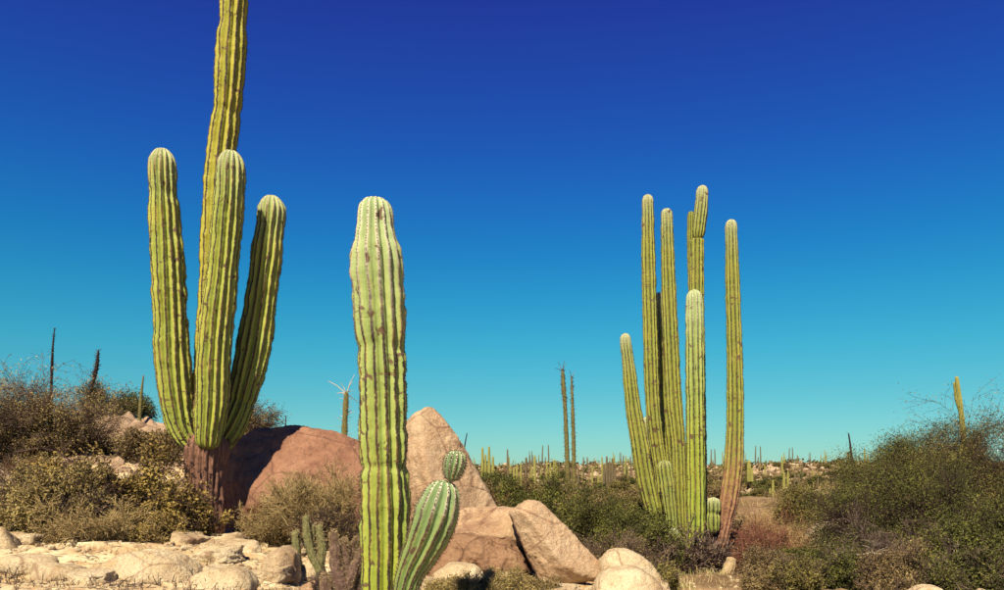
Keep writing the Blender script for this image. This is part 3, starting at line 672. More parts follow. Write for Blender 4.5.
far_cactus('dark thick single far column near the middle of the slope', [S(526, 494, 457, 1.3)], 45, 'far_brown', seed=318)
far_cactus('thin grey-green far column between the dark one and the forked clump', [S(535, 488, 455, 1.1)], 60, 'far_green', seed=320)
far_cactus('olive far cactus clump left of the twin spires', [S(547, 490, 461, 1.1), S(550.5, 492, 463, 1.3), S(554, 490, 460, 1.1), S(557, 488, 467, 1.0)], 50, seed=322)
far_cactus('thin far column just right of the twin spires', [S(583.5, 478, 457, .8)], 90, 'far_brown', seed=328)
far_cactus('short far column touching the right of the twin spires', [S(578.5, 492, 468, 1.1)], 60, 'far_brown', seed=329)
far_cactus('brown far cactus with five upright stems left of the tall clump', [S(604, 490, 464, 1.3), S(606.8, 491, 456, 1.3), S(609.5, 490, 461, 1.3), S(612.3, 490, 458, 1.3), S(615, 490, 468, 1.2)], 42, 'far_brown', seed=331)
far_cactus('pointed far cactus just right of the tall clump', [S(749, 482, 460, 2.0), S(752, 482, 468, 1.4)], 60, seed=338)
far_cactus('far cactus pair on the slope right of the tall clump', [S(784, 496, 472, 1.3), S(788, 494, 471, 1.2)], 60, seed=341)
far_cactus('brown far column pair near the ridge right of the far cactus pair', [S(795, 492, 471, 1.2), S(799, 490, 474, 1.0)], 65, 'far_brown', seed=344)
far_cactus('small pale far cactus low on the slope', [S(773, 500, 480, 1.3), S(770, 498, 488, 1.1)], 50, seed=347)
far_cactus('far column standing alone left of the greenest bush', [S(818, 500, 478, 1.1)], 60, 'far_brown', seed=349)
far_cactus('yellowish young cactus close to the left edge of the olive tree', [S(841, 510, 486, 2.0), S(846, 508, 491, 1.5)], 38, seed=351)
far_cactus('small two-stemmed cactus on the rocky rise left of the tallest cactus', [[(131, 462, 2.5), (128, 452, 3), (127, 446, 2.8), (126, 437, 2.2)], [(133, 464, 3), (134, 452, 3.2), (134.5, 444, 3), (135, 432, 2.4)], [(136, 464, 2), (139, 456, 2.4), (140, 448, 2.0), (140.5, 442, 1.8)]], 15.5, seed=360, group=None, ribs=9)
far_cactus('tall slim cactus rising out of the big olive tree at the right', [[(966, 470, 3.2), (963, 430, 2.7), (959.5, 400, 2.4), (956.5, 376, 1.8)], [(961, 415, 1.4), (957, 400, 1.9), (955.5, 390, 1.7), (954, 382, 1.2)]], 19, seed=366, group=None, ribs=9)
rf = np.random.RandomState(12)
protos = []
for i in range(4):
    nst = [1, 1, 3, 4][i]
    root = empty('distant_cactus', (0, 0, 0), None, 'cactus')
    for q in range(nst):
        h = rf.uniform(2, 5); x = (q-nst/2)*.55+rf.uniform(-.15, .15)
        me = column('stem', [(CX+x*FP/10, HZ+CZ*FP/10+3, .13*85), (CX+x*FP/10, HZ+CZ*FP/10-h*42, .14*85), (CX+x*FP/10+rf.uniform(-9, 9), HZ+CZ*FP/10-h*85, .09*85)], 10, M['far_green' if i in (1, 3) else 'far_brown'], None, ribs=7, M_=4, seed=400+i*7+q, spines=False, res=.8, dome=1.6, depth=.25, round_base=False)
        me.parent = root; me.location = (me.location.x, 0, me.location.z)
    protos.append(root)
used = [False]*4
for k in range(95):
    i = rf.randint(4); Y = math.exp(rf.uniform(math.log(75), math.log(165))) if k > 40 else rf.uniform(135, 160); px = rf.uniform(458, 905)
    o = protos[i] if not used[i] else copy_tree(protos[i]); used[i] = True
    x = (px-CX)/FP*Y; o.location = (x, Y, gz(x, Y)-.1); s = rf.uniform(.15, .75)**1.1+.15; o.scale = (s, s, s); o.rotation_euler = (0, 0, rf.uniform(0, 6))
    tag(o, ['slender single dark cactus on the far hillside', 'slender single green cactus on the far hillside', 'dark three-stemmed cactus on the far hillside', 'green four-stemmed cactus on the far hillside'][i], 'cactus', 'small cacti dotted over the far hillside')

# ------------------------------------------------------------ plants: tubes and leaves
def tubes(p0, p1, r0, r1, rnd, k=3):
    p0, p1 = np.asarray(p0), np.asarray(p1); n = len(p0); d = p1-p0; d /= np.linalg.norm(d, axis=1)[:, None]+1e-9
    a = np.where(np.abs(d[:, 2:3]) < .9, np.array([[0, 0, 1.]]), np.array([[1., 0, 0]])); u = np.cross(d, a); u /= np.linalg.norm(u, axis=1)[:, None]+1e-9; v = np.cross(d, u)
    an = np.arange(k)/k*2*np.pi; ring = np.cos(an)[None, :, None]*u[:, None]+np.sin(an)[None, :, None]*v[:, None]
    V = np.concatenate([p0[:, None]+ring*np.asarray(r0)[:, None, None], p1[:, None]+ring*np.asarray(r1)[:, None, None]], 1)
    j = np.arange(k); f = np.stack([j, (j+1) % k, (j+1) % k+k, j+k], -1)
    F = (f[None]+(np.arange(n)*2*k)[:, None, None]).reshape(-1, 4)
    return V.reshape(-1, 3), F, np.repeat(np.asarray(rnd), 2*k)
class Plant:
    def __init__(s, seed): s.r = np.random.RandomState(seed); s.seg = []; s.tips = []
    def branch(s, p, d, ln, rad, lvl, o):
        s.grow(np.array([p], float), np.array([d], float), np.array([ln], float), np.array([rad], float), lvl, o)
    def grow(s, p, d, ln, rad, lvl, o):
        """all branches of one level at once, then their children"""
        r = s.r; ns = o.get('ns', 4); n = len(p)
        if n == 0: return
        d = d/np.linalg.norm(d, axis=1)[:, None]; rnd = r.rand(n); st = (ln/ns)[:, None]; rr = rad; kids = []
        up = np.array([0, 0, o['up'][min(lvl, len(o['up'])-1)]])
        for k in range(ns):
            d = d+r.normal(size=(n, 3))*o['wob']+up; d = d/np.linalg.norm(d, axis=1)[:, None]
            q = p+d*st; r1 = np.maximum(rad*(1-(k+1)/ns*.65), o['rmin']); s.seg.append((p, q, rr, r1, rnd)); p = q; rr = r1
            if lvl < o['lv']:
                if k >= o.get('bare', 0) or lvl > 0:
                    nc = o['nc'][lvl]; cnt = int(nc)+(r.rand(n) < nc-int(nc)).astype(int); i = np.repeat(np.arange(n), cnt); m = len(i)
                    if m:
                        sd_ = np.cross(d[i], r.normal(size=(m, 3))); sd_ /= np.linalg.norm(sd_, axis=1)[:, None]+1e-9; a = r.uniform(*o['ang'], size=(m, 1))
                        kids.append((p[i]-d[i]*st[i]*r.rand(m, 1), d[i]*np.cos(a)+sd_*np.sin(a), ln[i]*r.uniform(*o['lr'], size=m), np.maximum(rr[i]*.6, o['rmin'])))
            else: s.tips.append((p, d))
        if kids: s.grow(*[np.concatenate([q_[c] for q_ in kids]) for c in range(4)], lvl+1, o)
    def build_wood(s, name, mat, parent, smooth=False):
        sg = s.seg; V, F, rn = tubes(*[np.concatenate([a[c] for a in sg]) for c in range(5)])
        o = mesh(name, V, [F], M[mat], parent, attrs={'rnd': rn}); return o
    def build_leaves(s, name, mat, parent, per, size, spread, asp=.45, lf=1.0, droop=0.0, gap=0.0):
        r = s.r; tp = np.concatenate([t[0] for t in s.tips]); td = np.concatenate([t[1] for t in s.tips])
        if gap > 0:
            q_ = fbm(tp/(np.ptp(tp[:, 2])*.17+.02), 3, 8); kp = q_ > np.quantile(q_, gap); tp, td = tp[kp], td[kp]
        n = int(len(tp)*per); i = r.randint(len(tp), size=n)
        c = tp[i]+r.normal(size=(n, 3))*spread; d = td[i]*lf+r.normal(size=(n, 3))*.8+np.array([0, 0, -droop]); d /= np.linalg.norm(d, axis=1)[:, None]
        sd_ = np.cross(d, r.normal(size=(n, 3))); sd_ /= np.linalg.norm(sd_, axis=1)[:, None]; L_ = size*r.uniform(.6, 1.4, (n, 1)); W_ = L_*asp
        nr = np.cross(d, sd_)
        V = np.stack([c-d*L_*.5, c+sd_*W_*.5+nr*W_*.15, c+d*L_*.5, c-sd_*W_*.5+nr*W_*.15], 1).reshape(-1, 3)
        F = np.arange(n*4).reshape(-1, 4)
        clump = np.clip(.5+.45*fbm(c/(np.ptp(tp[:, 2])*.22+.01), 2, 3), 0, 1)
        o = mesh(name, V, [F], M[mat], parent, attrs={'rnd': np.repeat(np.clip(clump*.6+r.rand(n)*.4, 0, 1), 4)}, smooth=False)
        o['kind'] = 'stuff'; return o
OP = dict(lv=3, wob=.16, up=[.05, .03, .02, 0], rmin=.0022, nc=[2, 2, 2], ang=(.4, 1.0), lr=(.45, .7), ns=4)
def bush(name, label, cat, seed, H, W, nst, wood, leaf, o=None, per=2.5, size=.03, spread=.02, rad=.02, flat=1.0, group=None, loc=None, droop=0, asp=.45, lean=(0, 0), gap=.25):
    oo = dict(OP); oo.update(o or {}); root = empty(name, loc if loc is not None else (0, 0, 0), label, cat, group); pl = Plant(seed)
    for k in range(nst):
        a = k/nst*2*np.pi+pl.r.uniform(-.4, .4); tl = pl.r.uniform(.05, 1)*W/H*1.1
        d = (math.cos(a)*tl+lean[0], math.sin(a)*tl*flat+lean[1], 1.0)
        ln = math.sqrt(1+min(tl, 1.5)**2)*H*.62*pl.r.uniform(.7, 1.1)
        pl.branch((math.cos(a)*W*.08, math.sin(a)*W*.08, -.05), d, ln, rad, 0, oo)
    pl.build_wood('branches', wood, root)
    if leaf: pl.build_leaves('foliage', leaf, root, per, size, spread, droop=droop, asp=asp, gap=gap)
    return root
def at(px, Y, dz=0): x = (px-CX)/FP*Y; return Vector((x, Y, gz(x, Y)+dz))

# grey-green small tree, upper left
bush('desert_shrub', 'tall grey-green feathery bush at the left edge, under two dark spiky wands', 'bush', 1, 1.75, 1.1, 8, 'bark_grey', 'leaf_tan', dict(nc=[2, 3, 2.5], wob=.2), per=1.7, size=.035, spread=.05, rad=.035, loc=at(10, 13.8), gap=.6)
bush('desert_shrub', 'open twiggy bush right of the tall grey-green one, sky showing through its crown', 'bush', 2, 1.45, 1.05, 7, 'bark_grey', 'leaf_tan', dict(nc=[2, 2.2, 1.8], wob=.2), per=1.2, size=.032, spread=.05, rad=.026, loc=at(74, 14.2))
bush('desert_shrub', 'small dark bush below the open twiggy bush on the rocky rise', 'bush', 3, 0.5, 0.7, 9, 'bark_grey', 'leaf_tan', dict(nc=[2, 2, 2]), per=2.5, size=.03, spread=.04, loc=at(52, 12.2))
bush('desert_shrub', 'olive bush on the rocky rise, left of the small two-stemmed cactus', 'bush', 4, 0.35, 0.4, 9, 'bark_dark', 'leaf_olive_light', dict(nc=[2, 2, 2]), per=2.5, size=.03, spread=.04, loc=at(108, 15))
bush('desert_shrub', 'dark olive bush on the crest behind the pinkish boulder', 'bush', 5, 1.0, .8, 7, 'bark_dark', 'leaf_olive', dict(nc=[2, 2, 2]), per=3, size=.05, spread=.05, loc=at(112, 20.5))
# yellow leafy bush in three-lobed mass
bush('leafy_bush', 'yellow-green leafy bush in front of the tallest cactus trunk, its left and highest part', 'bush', 6, 0.9, 0.95, 12, 'bark_dark', 'leaf_yellow', dict(nc=[2, 2.5, 2], wob=.18), per=2.4, size=.040, spread=.03, loc=at(104, 9.5), asp=.55, gap=.6)
bush('leafy_bush', 'right part of the yellow-green leafy bush, low against the bark trunk', 'bush', 7, 0.4, 0.5, 11, 'bark_dark', 'leaf_yellow', dict(nc=[2, 2.5, 2], wob=.18), per=2.2, size=.038, spread=.03, loc=at(186, 9.4), asp=.55, gap=.55)
bush('dry_bush', 'dry leafless brown bush at the lower left, in front of the yellow-green bush', 'bush', 8, 0.6, 0.6, 18, 'bark_grey', 'leaf_tan', dict(nc=[2, 2.6, 2.2], wob=.14, up=[.08, .06, .05]), rad=.012, loc=at(48, 8.9))
bush('dry_bush', 'thin brown twiggy bush at the left edge beside the dry leafless one', 'bush', 9, .6, .6, 14, 'bark_grey', 'leaf_grey', dict(nc=[2, 2.4, 2], wob=.14), per=.5, size=.02, rad=.012, loc=at(22, 9.8))
bush('dry_bush', 'pale dry scrub on the rise between the yellow bush and the bark trunk', 'bush', 10, 0.2, 0.35, 14, 'twig_gold', 'leaf_tan', dict(nc=[2, 2.4, 2], wob=.14), per=.9, size=.022, rad=.012, loc=at(160, 12.2))
# golden dry bush in front of the red boulder
bush('dry_bush', 'golden dry bush with fine twigs in front of the dark reddish boulder', 'bush', 11, 0.72, 0.68, 20, 'twig_gold', 'leaf_grey', dict(nc=[2, 2.8, 2.4], wob=.13, up=[.08, .06, .05]), per=.9, size=.022, spread=.02, rad=.011, loc=at(318, 10.0))
bush('dry_bush', 'smaller pale dry bush on the left side of the golden one, at the shadow edge', 'bush', 12, .55, .45, 14, 'twig_gold', 'leaf_grey', dict(nc=[2, 2.4, 2.2], wob=.13, up=[.08, .06, .05]), per=.7, size=.02, rad=.009, loc=at(274, 9.8))
bush('dry_bush', 'dark dry bush tucked behind the fuzzy cholla', 'bush', 13, .5, .5, 14, 'bark_dark', 'leaf_grey', dict(nc=[2, 2.4, 2], wob=.16), per=.8, size=.02, rad=.01, loc=at(345, 9.2))
# behind: twigs right of the trunk, feathery dark bush
bush('desert_shrub', 'feathery dark bush on the skyline between the tallest cactus and the reddish boulder', 'bush', 14, 1.0, .55, 6, 'bark_dark', 'leaf_grey', dict(nc=[2, 2.2, 2]), per=1.6, size=.035, spread=.05, loc=at(240, 16.5, .2))
bush('bare_shrub', 'bare upright twigs against the sky above the reddish boulder', 'bush', 15, 2.4, .22, 3, 'bark_dark', None, dict(lv=2, nc=[1, 1.2], wob=.1, ang=(.3, .7), rmin=.006, lr=(.25, .45), bare=1), rad=.022, loc=at(264, 17.5, -.4))
# green shrubs in the middle
bush('green_bush', 'dark green bush left of the tall clump, behind the paw-shaped boulder', 'bush', 16, 0.85, 1.2, 10, 'bark_dark', 'leaf_olive', dict(nc=[2, 2.6, 2.2]), per=4.2, size=.036, spread=.05, rad=.02, loc=at(600, 15.2))
bush('green_bush', 'dark green bush directly at the left foot of the tall clump', 'bush', 17, 0.85, 0.85, 9, 'bark_dark', 'leaf_olive', dict(nc=[2, 2.6, 2.2]), per=4.0, size=.036, spread=.05, rad=.02, loc=at(634, 13.4))
bush('green_bush', 'olive bush behind the low tan boulder, right of the pointed boulder', 'bush', 18, 0.75, 1.1, 9, 'bark_dark', 'leaf_olive', dict(nc=[2, 2.4, 2.2]), per=3.4, size=.04, spread=.06, rad=.02, loc=at(535, 17.5))
bush('green_bush', 'brownish green bush under the twin spires', 'bush', 19, 0.8, 1.0, 9, 'bark_grey', 'leaf_olive_light', dict(nc=[2, 2.4, 2.2]), per=2.4, size=.036, spread=.05, rad=.02, loc=at(575, 19))
bush('dry_bush', 'grey dry scrub above the cream round rock, left of the tall clump', 'bush', 20, .6, .55, 14, 'bark_grey', 'leaf_grey', dict(nc=[2, 2.4, 2]), per=1.2, size=.022, rad=.01, loc=at(612, 11.3))
bush('dead_cactus_litter', 'tangle of dead purple-brown stems at the left foot of the tall clump', 'bush', 21, 0.6, 0.55, 16, 'bark_dark', 'leaf_grey', dict(lv=2, nc=[2, 2.5], rmin=.007), per=.6, size=.03, rad=.022, loc=at(664, 12.9))
bush('dead_cactus_litter', 'tangle of dead grey stems at the right foot of the tall clump', 'bush', 22, .7, .55, 16, 'bark_grey', 'leaf_grey', dict(lv=2, nc=[2, 2.5], rmin=.007), per=.4, size=.03, rad=.022, loc=at(708, 13.2))
bush('dry_bush', 'yellowish dry bush right behind the rightmost column of the tall clump', 'bush', 23, 0.95, 0.6, 12, 'twig_gold', 'leaf_yellow', dict(nc=[2, 2.4, 2]), per=.9, size=.03, rad=.012, loc=at(748, 15))
bush('red_bush', 'dark reddish twiggy bush right of the tall clump', 'bush', 24, 1.0, 0.75, 16, 'twig_red', 'leaf_grey', dict(nc=[2, 2.6, 2.2]), per=.5, size=.024, rad=.012, loc=at(768, 13.8))
bush('green_bush', 'rounded mid-green bush in the valley, right of the reddish twiggy bush', 'bush', 25, 0.95, 0.8, 9, 'bark_dark', 'leaf_olive_light', dict(nc=[2, 2.6, 2.2]), per=3.4, size=.05, spread=.07, rad=.02, loc=at(806, 25))
bush('green_bush', 'low olive bush at the bottom, right of the pale fallen log', 'bush', 26, 0.42, 0.6, 11, 'bark_dark', 'leaf_olive', dict(nc=[2, 2.6, 2.2]), per=2.8, size=.032, spread=.04, rad=.015, loc=at(800, 12.2))
bush('dry_bush', 'brown dry bush at the bottom between the fallen log and the low olive bush', 'bush', 27, 0.4, 0.4, 14, 'bark_grey', 'leaf_grey', dict(nc=[2, 2.4, 2]), per=1.2, size=.024, rad=.01, loc=at(762, 11.8))
bush('green_bush', 'olive bush left of the big olive tree, reaching the skyline', 'bush', 28, 1.5, 1.3, 9, 'bark_dark', 'leaf_olive', dict(nc=[2, 2.6, 2.2]), per=3.6, size=.048, spread=.08, rad=.03, loc=at(868, 21))
# big olive tree mass at the right
TO = dict(nc=[2, 3, 2.8], wob=.2, up=[.04, .0, -.02])
bush('palo_verde_tree', 'big olive tree at the right, the front and widest of the group', 'tree', 29, 1.75, 1.6, 10, 'bark_dark', 'leaf_olive', TO, per=8.0, size=.031, spread=.07, rad=.05, loc=at(948, 12.6), droop=.5, asp=.3, gap=.6)
bush('palo_verde_tree', 'olive tree at the right edge behind the front one', 'tree', 30, 2.45, 1.6, 9, 'bark_dark', 'leaf_olive_light', TO, per=7.5, size=.034, spread=.08, rad=.05, loc=at(1010, 14.5), droop=.5, asp=.3, gap=.6)
bush('palo_verde_tree', 'lower olive tree on the left of the right-hand group, above dead branches', 'tree', 31, 1.55, 1.3, 9, 'bark_dark', 'leaf_olive', TO, per=7.5, size=.031, spread=.07, rad=.04, loc=at(882, 12.8), droop=.5, asp=.3, gap=.6)
bush('palo_verde_tree', 'olive tree at the back of the right-hand group, round the foot of the slim cactus', 'tree', 32, 2.1, 1.6, 9, 'bark_dark', 'leaf_olive', TO, per=5.5, size=.038, spread=.09, rad=.05, loc=at(930, 17.5), droop=.3, asp=.35, gap=.5)
bush('dead_shrub', 'bare purple-grey shrub in front of the big olive tree', 'bush', 33, .95, .8, 11, 'bark_grey', None, dict(nc=[2, 2.6, 2.2], wob=.2), rad=.018, loc=at(925, 10.6))
bush('dead_shrub', 'bare thin-branched shrub at the bottom left of the olive trees', 'bush', 34, .55, .7, 9, 'bark_grey', None, dict(nc=[2, 2.2, 1.6], wob=.22), rad=.014, loc=at(868, 10.8))
bush('green_bush', 'low olive bush at the bottom right corner', 'bush', 35, .8, .8, 10, 'bark_dark', 'leaf_olive', dict(nc=[2, 2.6, 2.2]), per=3, size=.03, spread=.04, rad=.015, loc=at(990, 9.8))

for q_, (px_, Y_, h_, lf_, lb_) in enumerate([(768, 9.8, .26, 'leaf_grey', 'brown bush at the bottom edge right of the fallen log'), (800, 9.6, .3, 'leaf_olive_light', 'yellowish olive bush at the bottom edge below the low olive bush'),
        (845, 9.8, .38, 'leaf_olive', 'dark olive bush at the bottom edge left of the bare thin-branched shrub'), (890, 9.6, .45, 'leaf_grey', 'grey-brown bush at the bottom edge left of the pale rock under the olive tree'), (960, 9.3, .5, 'leaf_olive', 'dark olive bush at the bottom edge right of the pale rock under the olive tree'),
        (660, 9.9, .3, 'leaf_olive_light', 'tiny yellowish bush at the bottom edge against the cream round rocks')]):
    bush('low_bush', lb_, 'bush', 90+q_, h_, h_*1.3, 12, 'bark_grey', lf_, dict(nc=[2, 2.4, 2]), per=2.0, size=.026, spread=.03, rad=.01, loc=at(px_, Y_))
bush('low_bush', 'low golden brown bush reaching onto the slabs below the dry leafless one', 'bush', 98, .38, .5, 12, 'twig_gold', 'leaf_grey', dict(nc=[2, 2.4, 2]), per=1.0, size=.02, rad=.008, loc=at(92, 8.4))
bush('low_bush', 'small golden bush at the right end of the yellow-green leafy bush', 'bush', 99, .35, .4, 12, 'twig_gold', 'leaf_yellow', dict(nc=[2, 2.4, 2]), per=1.0, size=.026, rad=.008, loc=at(150, 8.9))
for q_, (px_, Y_, h_, lf_, lb_) in enumerate([(446, 8.0, .16, 'leaf_tan', 'tiny pale plant at the foot of the short fat green cactus'), (478, 7.7, .2, 'leaf_olive_light', 'low weedy plant in front of the rough brown rock'), (508, 8.0, .2, 'leaf_tan', 'low straw-coloured plant in front of the gap between the tan boulders'), (540, 8.4, .14, 'leaf_grey', 'tiny grey plant below the paw-shaped boulder')]):
    bush('low_plant', lb_, 'plant', 120+q_, h_, h_*1.7, 12, 'twig_gold', lf_, dict(nc=[2, 2.2, 1.6]), per=1.5, size=.018, spread=.02, rad=.005, loc=at(px_, Y_))
bush('green_bush', 'small dark bush at the foot of the short pale stub of the tall clump', 'bush', 130, .5, .45, 9, 'bark_dark', 'leaf_olive', dict(nc=[2, 2.6, 2.2]), per=3, size=.03, spread=.04, rad=.012, loc=at(660, 13.0))
bush('dry_bush', 'dark twiggy growth round the dead cholla left of the thick single cactus', 'bush', 131, .3, .3, 14, 'bark_dark', None, dict(nc=[2, 2.6, 2]), rad=.008, loc=at(346, 6.9))
bush('dry_bush', 'dark bare twigs between the fuzzy cholla and the dead cholla', 'bush', 132, .25, .25, 12, 'bark_grey', None, dict(nc=[2, 2.4, 2]), rad=.007, loc=at(322, 7.3))
# scrub over the mid slopes: shared meshes
scp = [bush('scrub', None, 'bush', 50+i, 1.0, .95, 8, ['bark_dark', 'bark_grey', 'twig_red', 'bark_grey'][i], ['leaf_olive', 'leaf_olive_light', 'leaf_grey', 'leaf_grey'][i], dict(lv=2, nc=[3, 3.5], rmin=.006), per=[9, 7, 3, 5][i], size=.075, spread=.07, rad=.02) for i in range(4)]
sl = ['dark olive scrub bush on the slope beyond the tall clump', 'light olive scrub bush on the slope beyond the tall clump', 'reddish twiggy scrub bush on the slope beyond the tall clump', 'grey-brown scrub bush on the slope beyond the tall clump']
us = [False]*4; rs_ = np.random.RandomState(8)
def put_scrub(i, px, Y, s, lab, grp):
    o = scp[i] if not us[i] else copy_tree(scp[i]); us[i] = True
    x = (px-CX)/FP*Y; o.location = (x, Y, gz(x, Y)-.03); o.scale = (s*rs_.uniform(.9, 1.4), s*1.1, s*rs_.uniform(.75, 1.1)); o.rotation_euler = (0, 0, rs_.uniform(0, 6))
    tag(o, lab, 'bush', grp)
for k in range(230):
    Y = math.exp(rs_.uniform(math.log(17), math.log(150))); px = rs_.uniform(455, 920) if Y > 27 else rs_.uniform(500, 720)
    if px > 735 and Y < 48 and rs_.rand() < .65: continue
    i = rs_.choice(4, p=[.36, .22, .14, .28]); s = rs_.uniform(.38, .7)*(1+.007*Y) if Y < 90 else rs_.uniform(.5, 1.0)
    put_scrub(i, px, Y, s, sl[i], 'scrub bushes on the middle and far slopes')
for k in range(9):
    Y = rs_.uniform(12.5, 20); px = rs_.uniform(-40, 215); i = rs_.choice([2, 3, 3, 1]); put_scrub(i, px, Y, rs_.uniform(.25, .5), ['', 'light olive scrub tuft among the rocks of the left rise', 'reddish scrub tuft among the rocks of the left rise', 'grey-brown scrub tuft among the rocks of the left rise'][i], 'scrub tufts on the left rise')

# ------------------------------------------------------------ spires (boojum / ocotillo wands)
def spire(label, path, Y, seed, twig=.10, dens=60, mat='boojum', tip=None, name='spire_plant', cat='plant', tw=.006, twm=None):
    root = empty(name, Vector([float(v) for v in P(path[0][0], path[0][1], Y)]), label, cat)
    st = column('stem', path, Y, M[mat], root, ribs=6, M_=3, seed=seed, spines=False, res=.5, dome=2.5, depth=.1, round_base=False, wob=2.2)
    r = np.random.RandomState(seed); pts = np.array([P(a, b_, Y) for a, b_, c in path]); rad = np.array([c*Y/FP for a, b_, c in path])
    n = dens; f = r.rand(n)*(len(pts)-1); i = f.astype(int); fr = (f-i)[:, None]; p = pts[i]*(1-fr)+pts[i+1]*fr; rr = rad[i]*(1-fr[:, 0])+rad[i+1]*fr[:, 0]
    a = r.uniform(0, 2*np.pi, n); d = np.stack([np.cos(a), np.sin(a), r.uniform(.1, .9, n)], -1); d /= np.linalg.norm(d, axis=1)[:, None]
    p0 = p+d*rr[:, None]*.8; ln = twig*r.uniform(.4, 1.3, n); p1 = p0+d*ln[:, None]
    seg0, seg1, ra, rb = list(p0), list(p1), [tw]*n, [tw*.5]*n
    for (dx, dz) in (tip or []):
        q = pts[-1]; e = q+np.array([dx, .05, dz])*.5; e2 = q+np.array([dx, .1, dz*.9])+np.array([0, 0, .02]); seg0 += [q-np.array([0, 0, .06]), e]; seg1 += [e, e2]; ra += [.010, .008]; rb += [.008, .006]
    V, F, rn = tubes(seg0, seg1, ra, rb, r.rand(len(seg0)))
    o = mesh('twigs', V-np.array(root.location), [F], M[twm or ('bark_grey' if mat == 'boojum' else mat)], root, attrs={'rnd': rn}); o['kind'] = 'stuff'
    return root
spire('left and taller of the twin spires with knobbly grey-green bark, brown tuft on top', [(569, 520, 2.7), (568, 480, 2.5), (566.5, 440, 2.2), (565, 405, 1.9), (563.6, 388, 2.3), (562.5, 370, 1.3)], 24, 500, .06, 420, tip=[(-.12, .25), (.1, .2), (-.2, .05), (.06, .3)], tw=.008)
spire('right and shorter of the twin spires with knobbly grey-green bark', [(573.5, 520, 2.5), (574, 480, 2.3), (573.5, 440, 2.0), (572.5, 405, 1.5), (571.5, 377, .8)], 23.6, 501, .06, 360, tip=[(.1, .15), (-.05, .2)], tw=.008)
spire('short knobbly green stem with long pale whisker twigs, on the skyline above the reddish boulder', [(344, 450, 3.2), (344.5, 430, 3.0), (345.5, 410, 2.8), (346.5, 391, 2.2)], 16, 502, .12, 70, tip=[(-.36, .2), (.14, .34), (-.2, -.06), (.2, -.25), (-.12, .16), (.1, .18)], tw=.006, twm='bark_pale')
spire('tall dark spiky wand standing out of the grey-green bush', [(50, 430, 1.1), (51, 395, 1.3), (52, 365, 1.4), (53, 345, .9), (54.5, 328, .4)], 14.8, 503, .035, 160, 'bark_dark', tw=.005)
spire('shorter bushy dark wand leaning right, right of the tall one', [(84, 425, .8), (89, 398, 1.1), (94, 378, 1.9), (97, 365, 1.7), (98.5, 350, .6)], 14.6, 504, .05, 220, 'bark_dark', tw=.005)
spire('thin grey-green wand on the rocky rise beside the tallest cactus', [(139.5, 428, 1.6), (140, 412, 1.8), (141.5, 392, 1.3), (143.5, 375, .6)], 18.5, 505, .03, 60, 'boojum', tw=.004)
spire('thin dark snag on the skyline left of the olive trees', [(854, 476, 1.5), (852, 462, 1.3), (850.5, 447, 1.0), (848.5, 433, .6)], 22, 506, .03, 20, 'bark_dark', tw=.006)
spire('short dark stub behind the top of the reddish boulder', [(285, 440, .8), (285.5, 425, .7), (286, 416, .4)], 17, 507, .03, 20, 'bark_dark', tw=.004)
spire('thin dark wand behind the right shoulder of the pointed boulder', [(461, 470, .8), (464, 450, .7), (467, 433, .4)], 20, 508, .03, 20, 'bark_dark', tw=.004)

# ------------------------------------------------------------ cholla and dead wood in the near centre
def fuzz(o, pts, rad, n, ln, mat, seed, parent, org, w_=.0018):
    r = np.random.RandomState(seed); pts = np.array(pts); f = r.rand(n)*(len(pts)-1); i = f.astype(int); fr = (f-i)[:, None]
    p = pts[i]*(1-fr)+pts[i+1]*fr; rr = (np.array(rad)[i]*(1-fr[:, 0])+np.array(rad)[i+1]*fr[:, 0])[:, None]
    d = r.normal(size=(n, 3)); d /= np.linalg.norm(d, axis=1)[:, None]; sd_ = np.cross(d, r.normal(size=(n, 3))); sd_ /= np.linalg.norm(sd_, axis=1)[:, None]
    L_ = ln*r.uniform(.5, 1.3, (n, 1)); a = p+d*rr*.9
    V = np.stack([a+sd_*w_, a-sd_*w_, a+d*L_], 1).reshape(-1, 3)-org
    s = mesh('spines', V, [np.arange(n*3).reshape(-1, 3)], M[mat], parent, attrs={'rnd': np.repeat(r.rand(n), 3)}, smooth=False); s['kind'] = 'stuff'
def cholla(name, label, cat, stems, Y, mat, spm, seed, n=1500, ln=.018):
    b_ = P(stems[0][0][0], max(s[0][1] for s in stems), Y); root = empty(name, Vector([float(v) for v in b_]), label, cat)
    for k, st in enumerate(stems):
        st_ = column('stem', st, Y, M[mat], root, ribs=8, M_=4, seed=seed+k, spines=False, res=.25, dome=1.3, depth=.12, dy0=.02*k, dy1=.02*k, wob=2.5)
        org = np.array(P(st[0][0], st[0][1], Y+.02*k))
        fuzz(None, [P(a, b2, Y+.02*k) for a, b2, c in st], [c*Y/FP for a, b2, c in st], n, ln, spm, seed+k, st_, org)
    return root
cholla('cholla_cactus', 'small fuzzy olive cholla with several finger-like stems, left of the thick single cactus', 'cactus',
       [[(324, 592, 4), (320, 575, 4.2), (312, 555, 4.5), (307, 535, 4.2), (306, 515, 3.4)], [(316, 590, 4), (324, 562, 4.8), (317, 545, 4.8), (322, 530, 4.4), (321, 519, 3.6)][:0] or [(318, 588, 4), (300, 568, 4), (296.5, 548, 4.2), (295, 530, 3.4)],
        [(320, 570, 4), (322, 552, 4.4), (321, 540, 4.4), (319, 524, 3.5)], [(322, 572, 3.5), (313, 556, 3.8), (312, 540, 4), (312.5, 524, 3.2)]], 7.9, 'cholla', 'cholla_tip', 520)
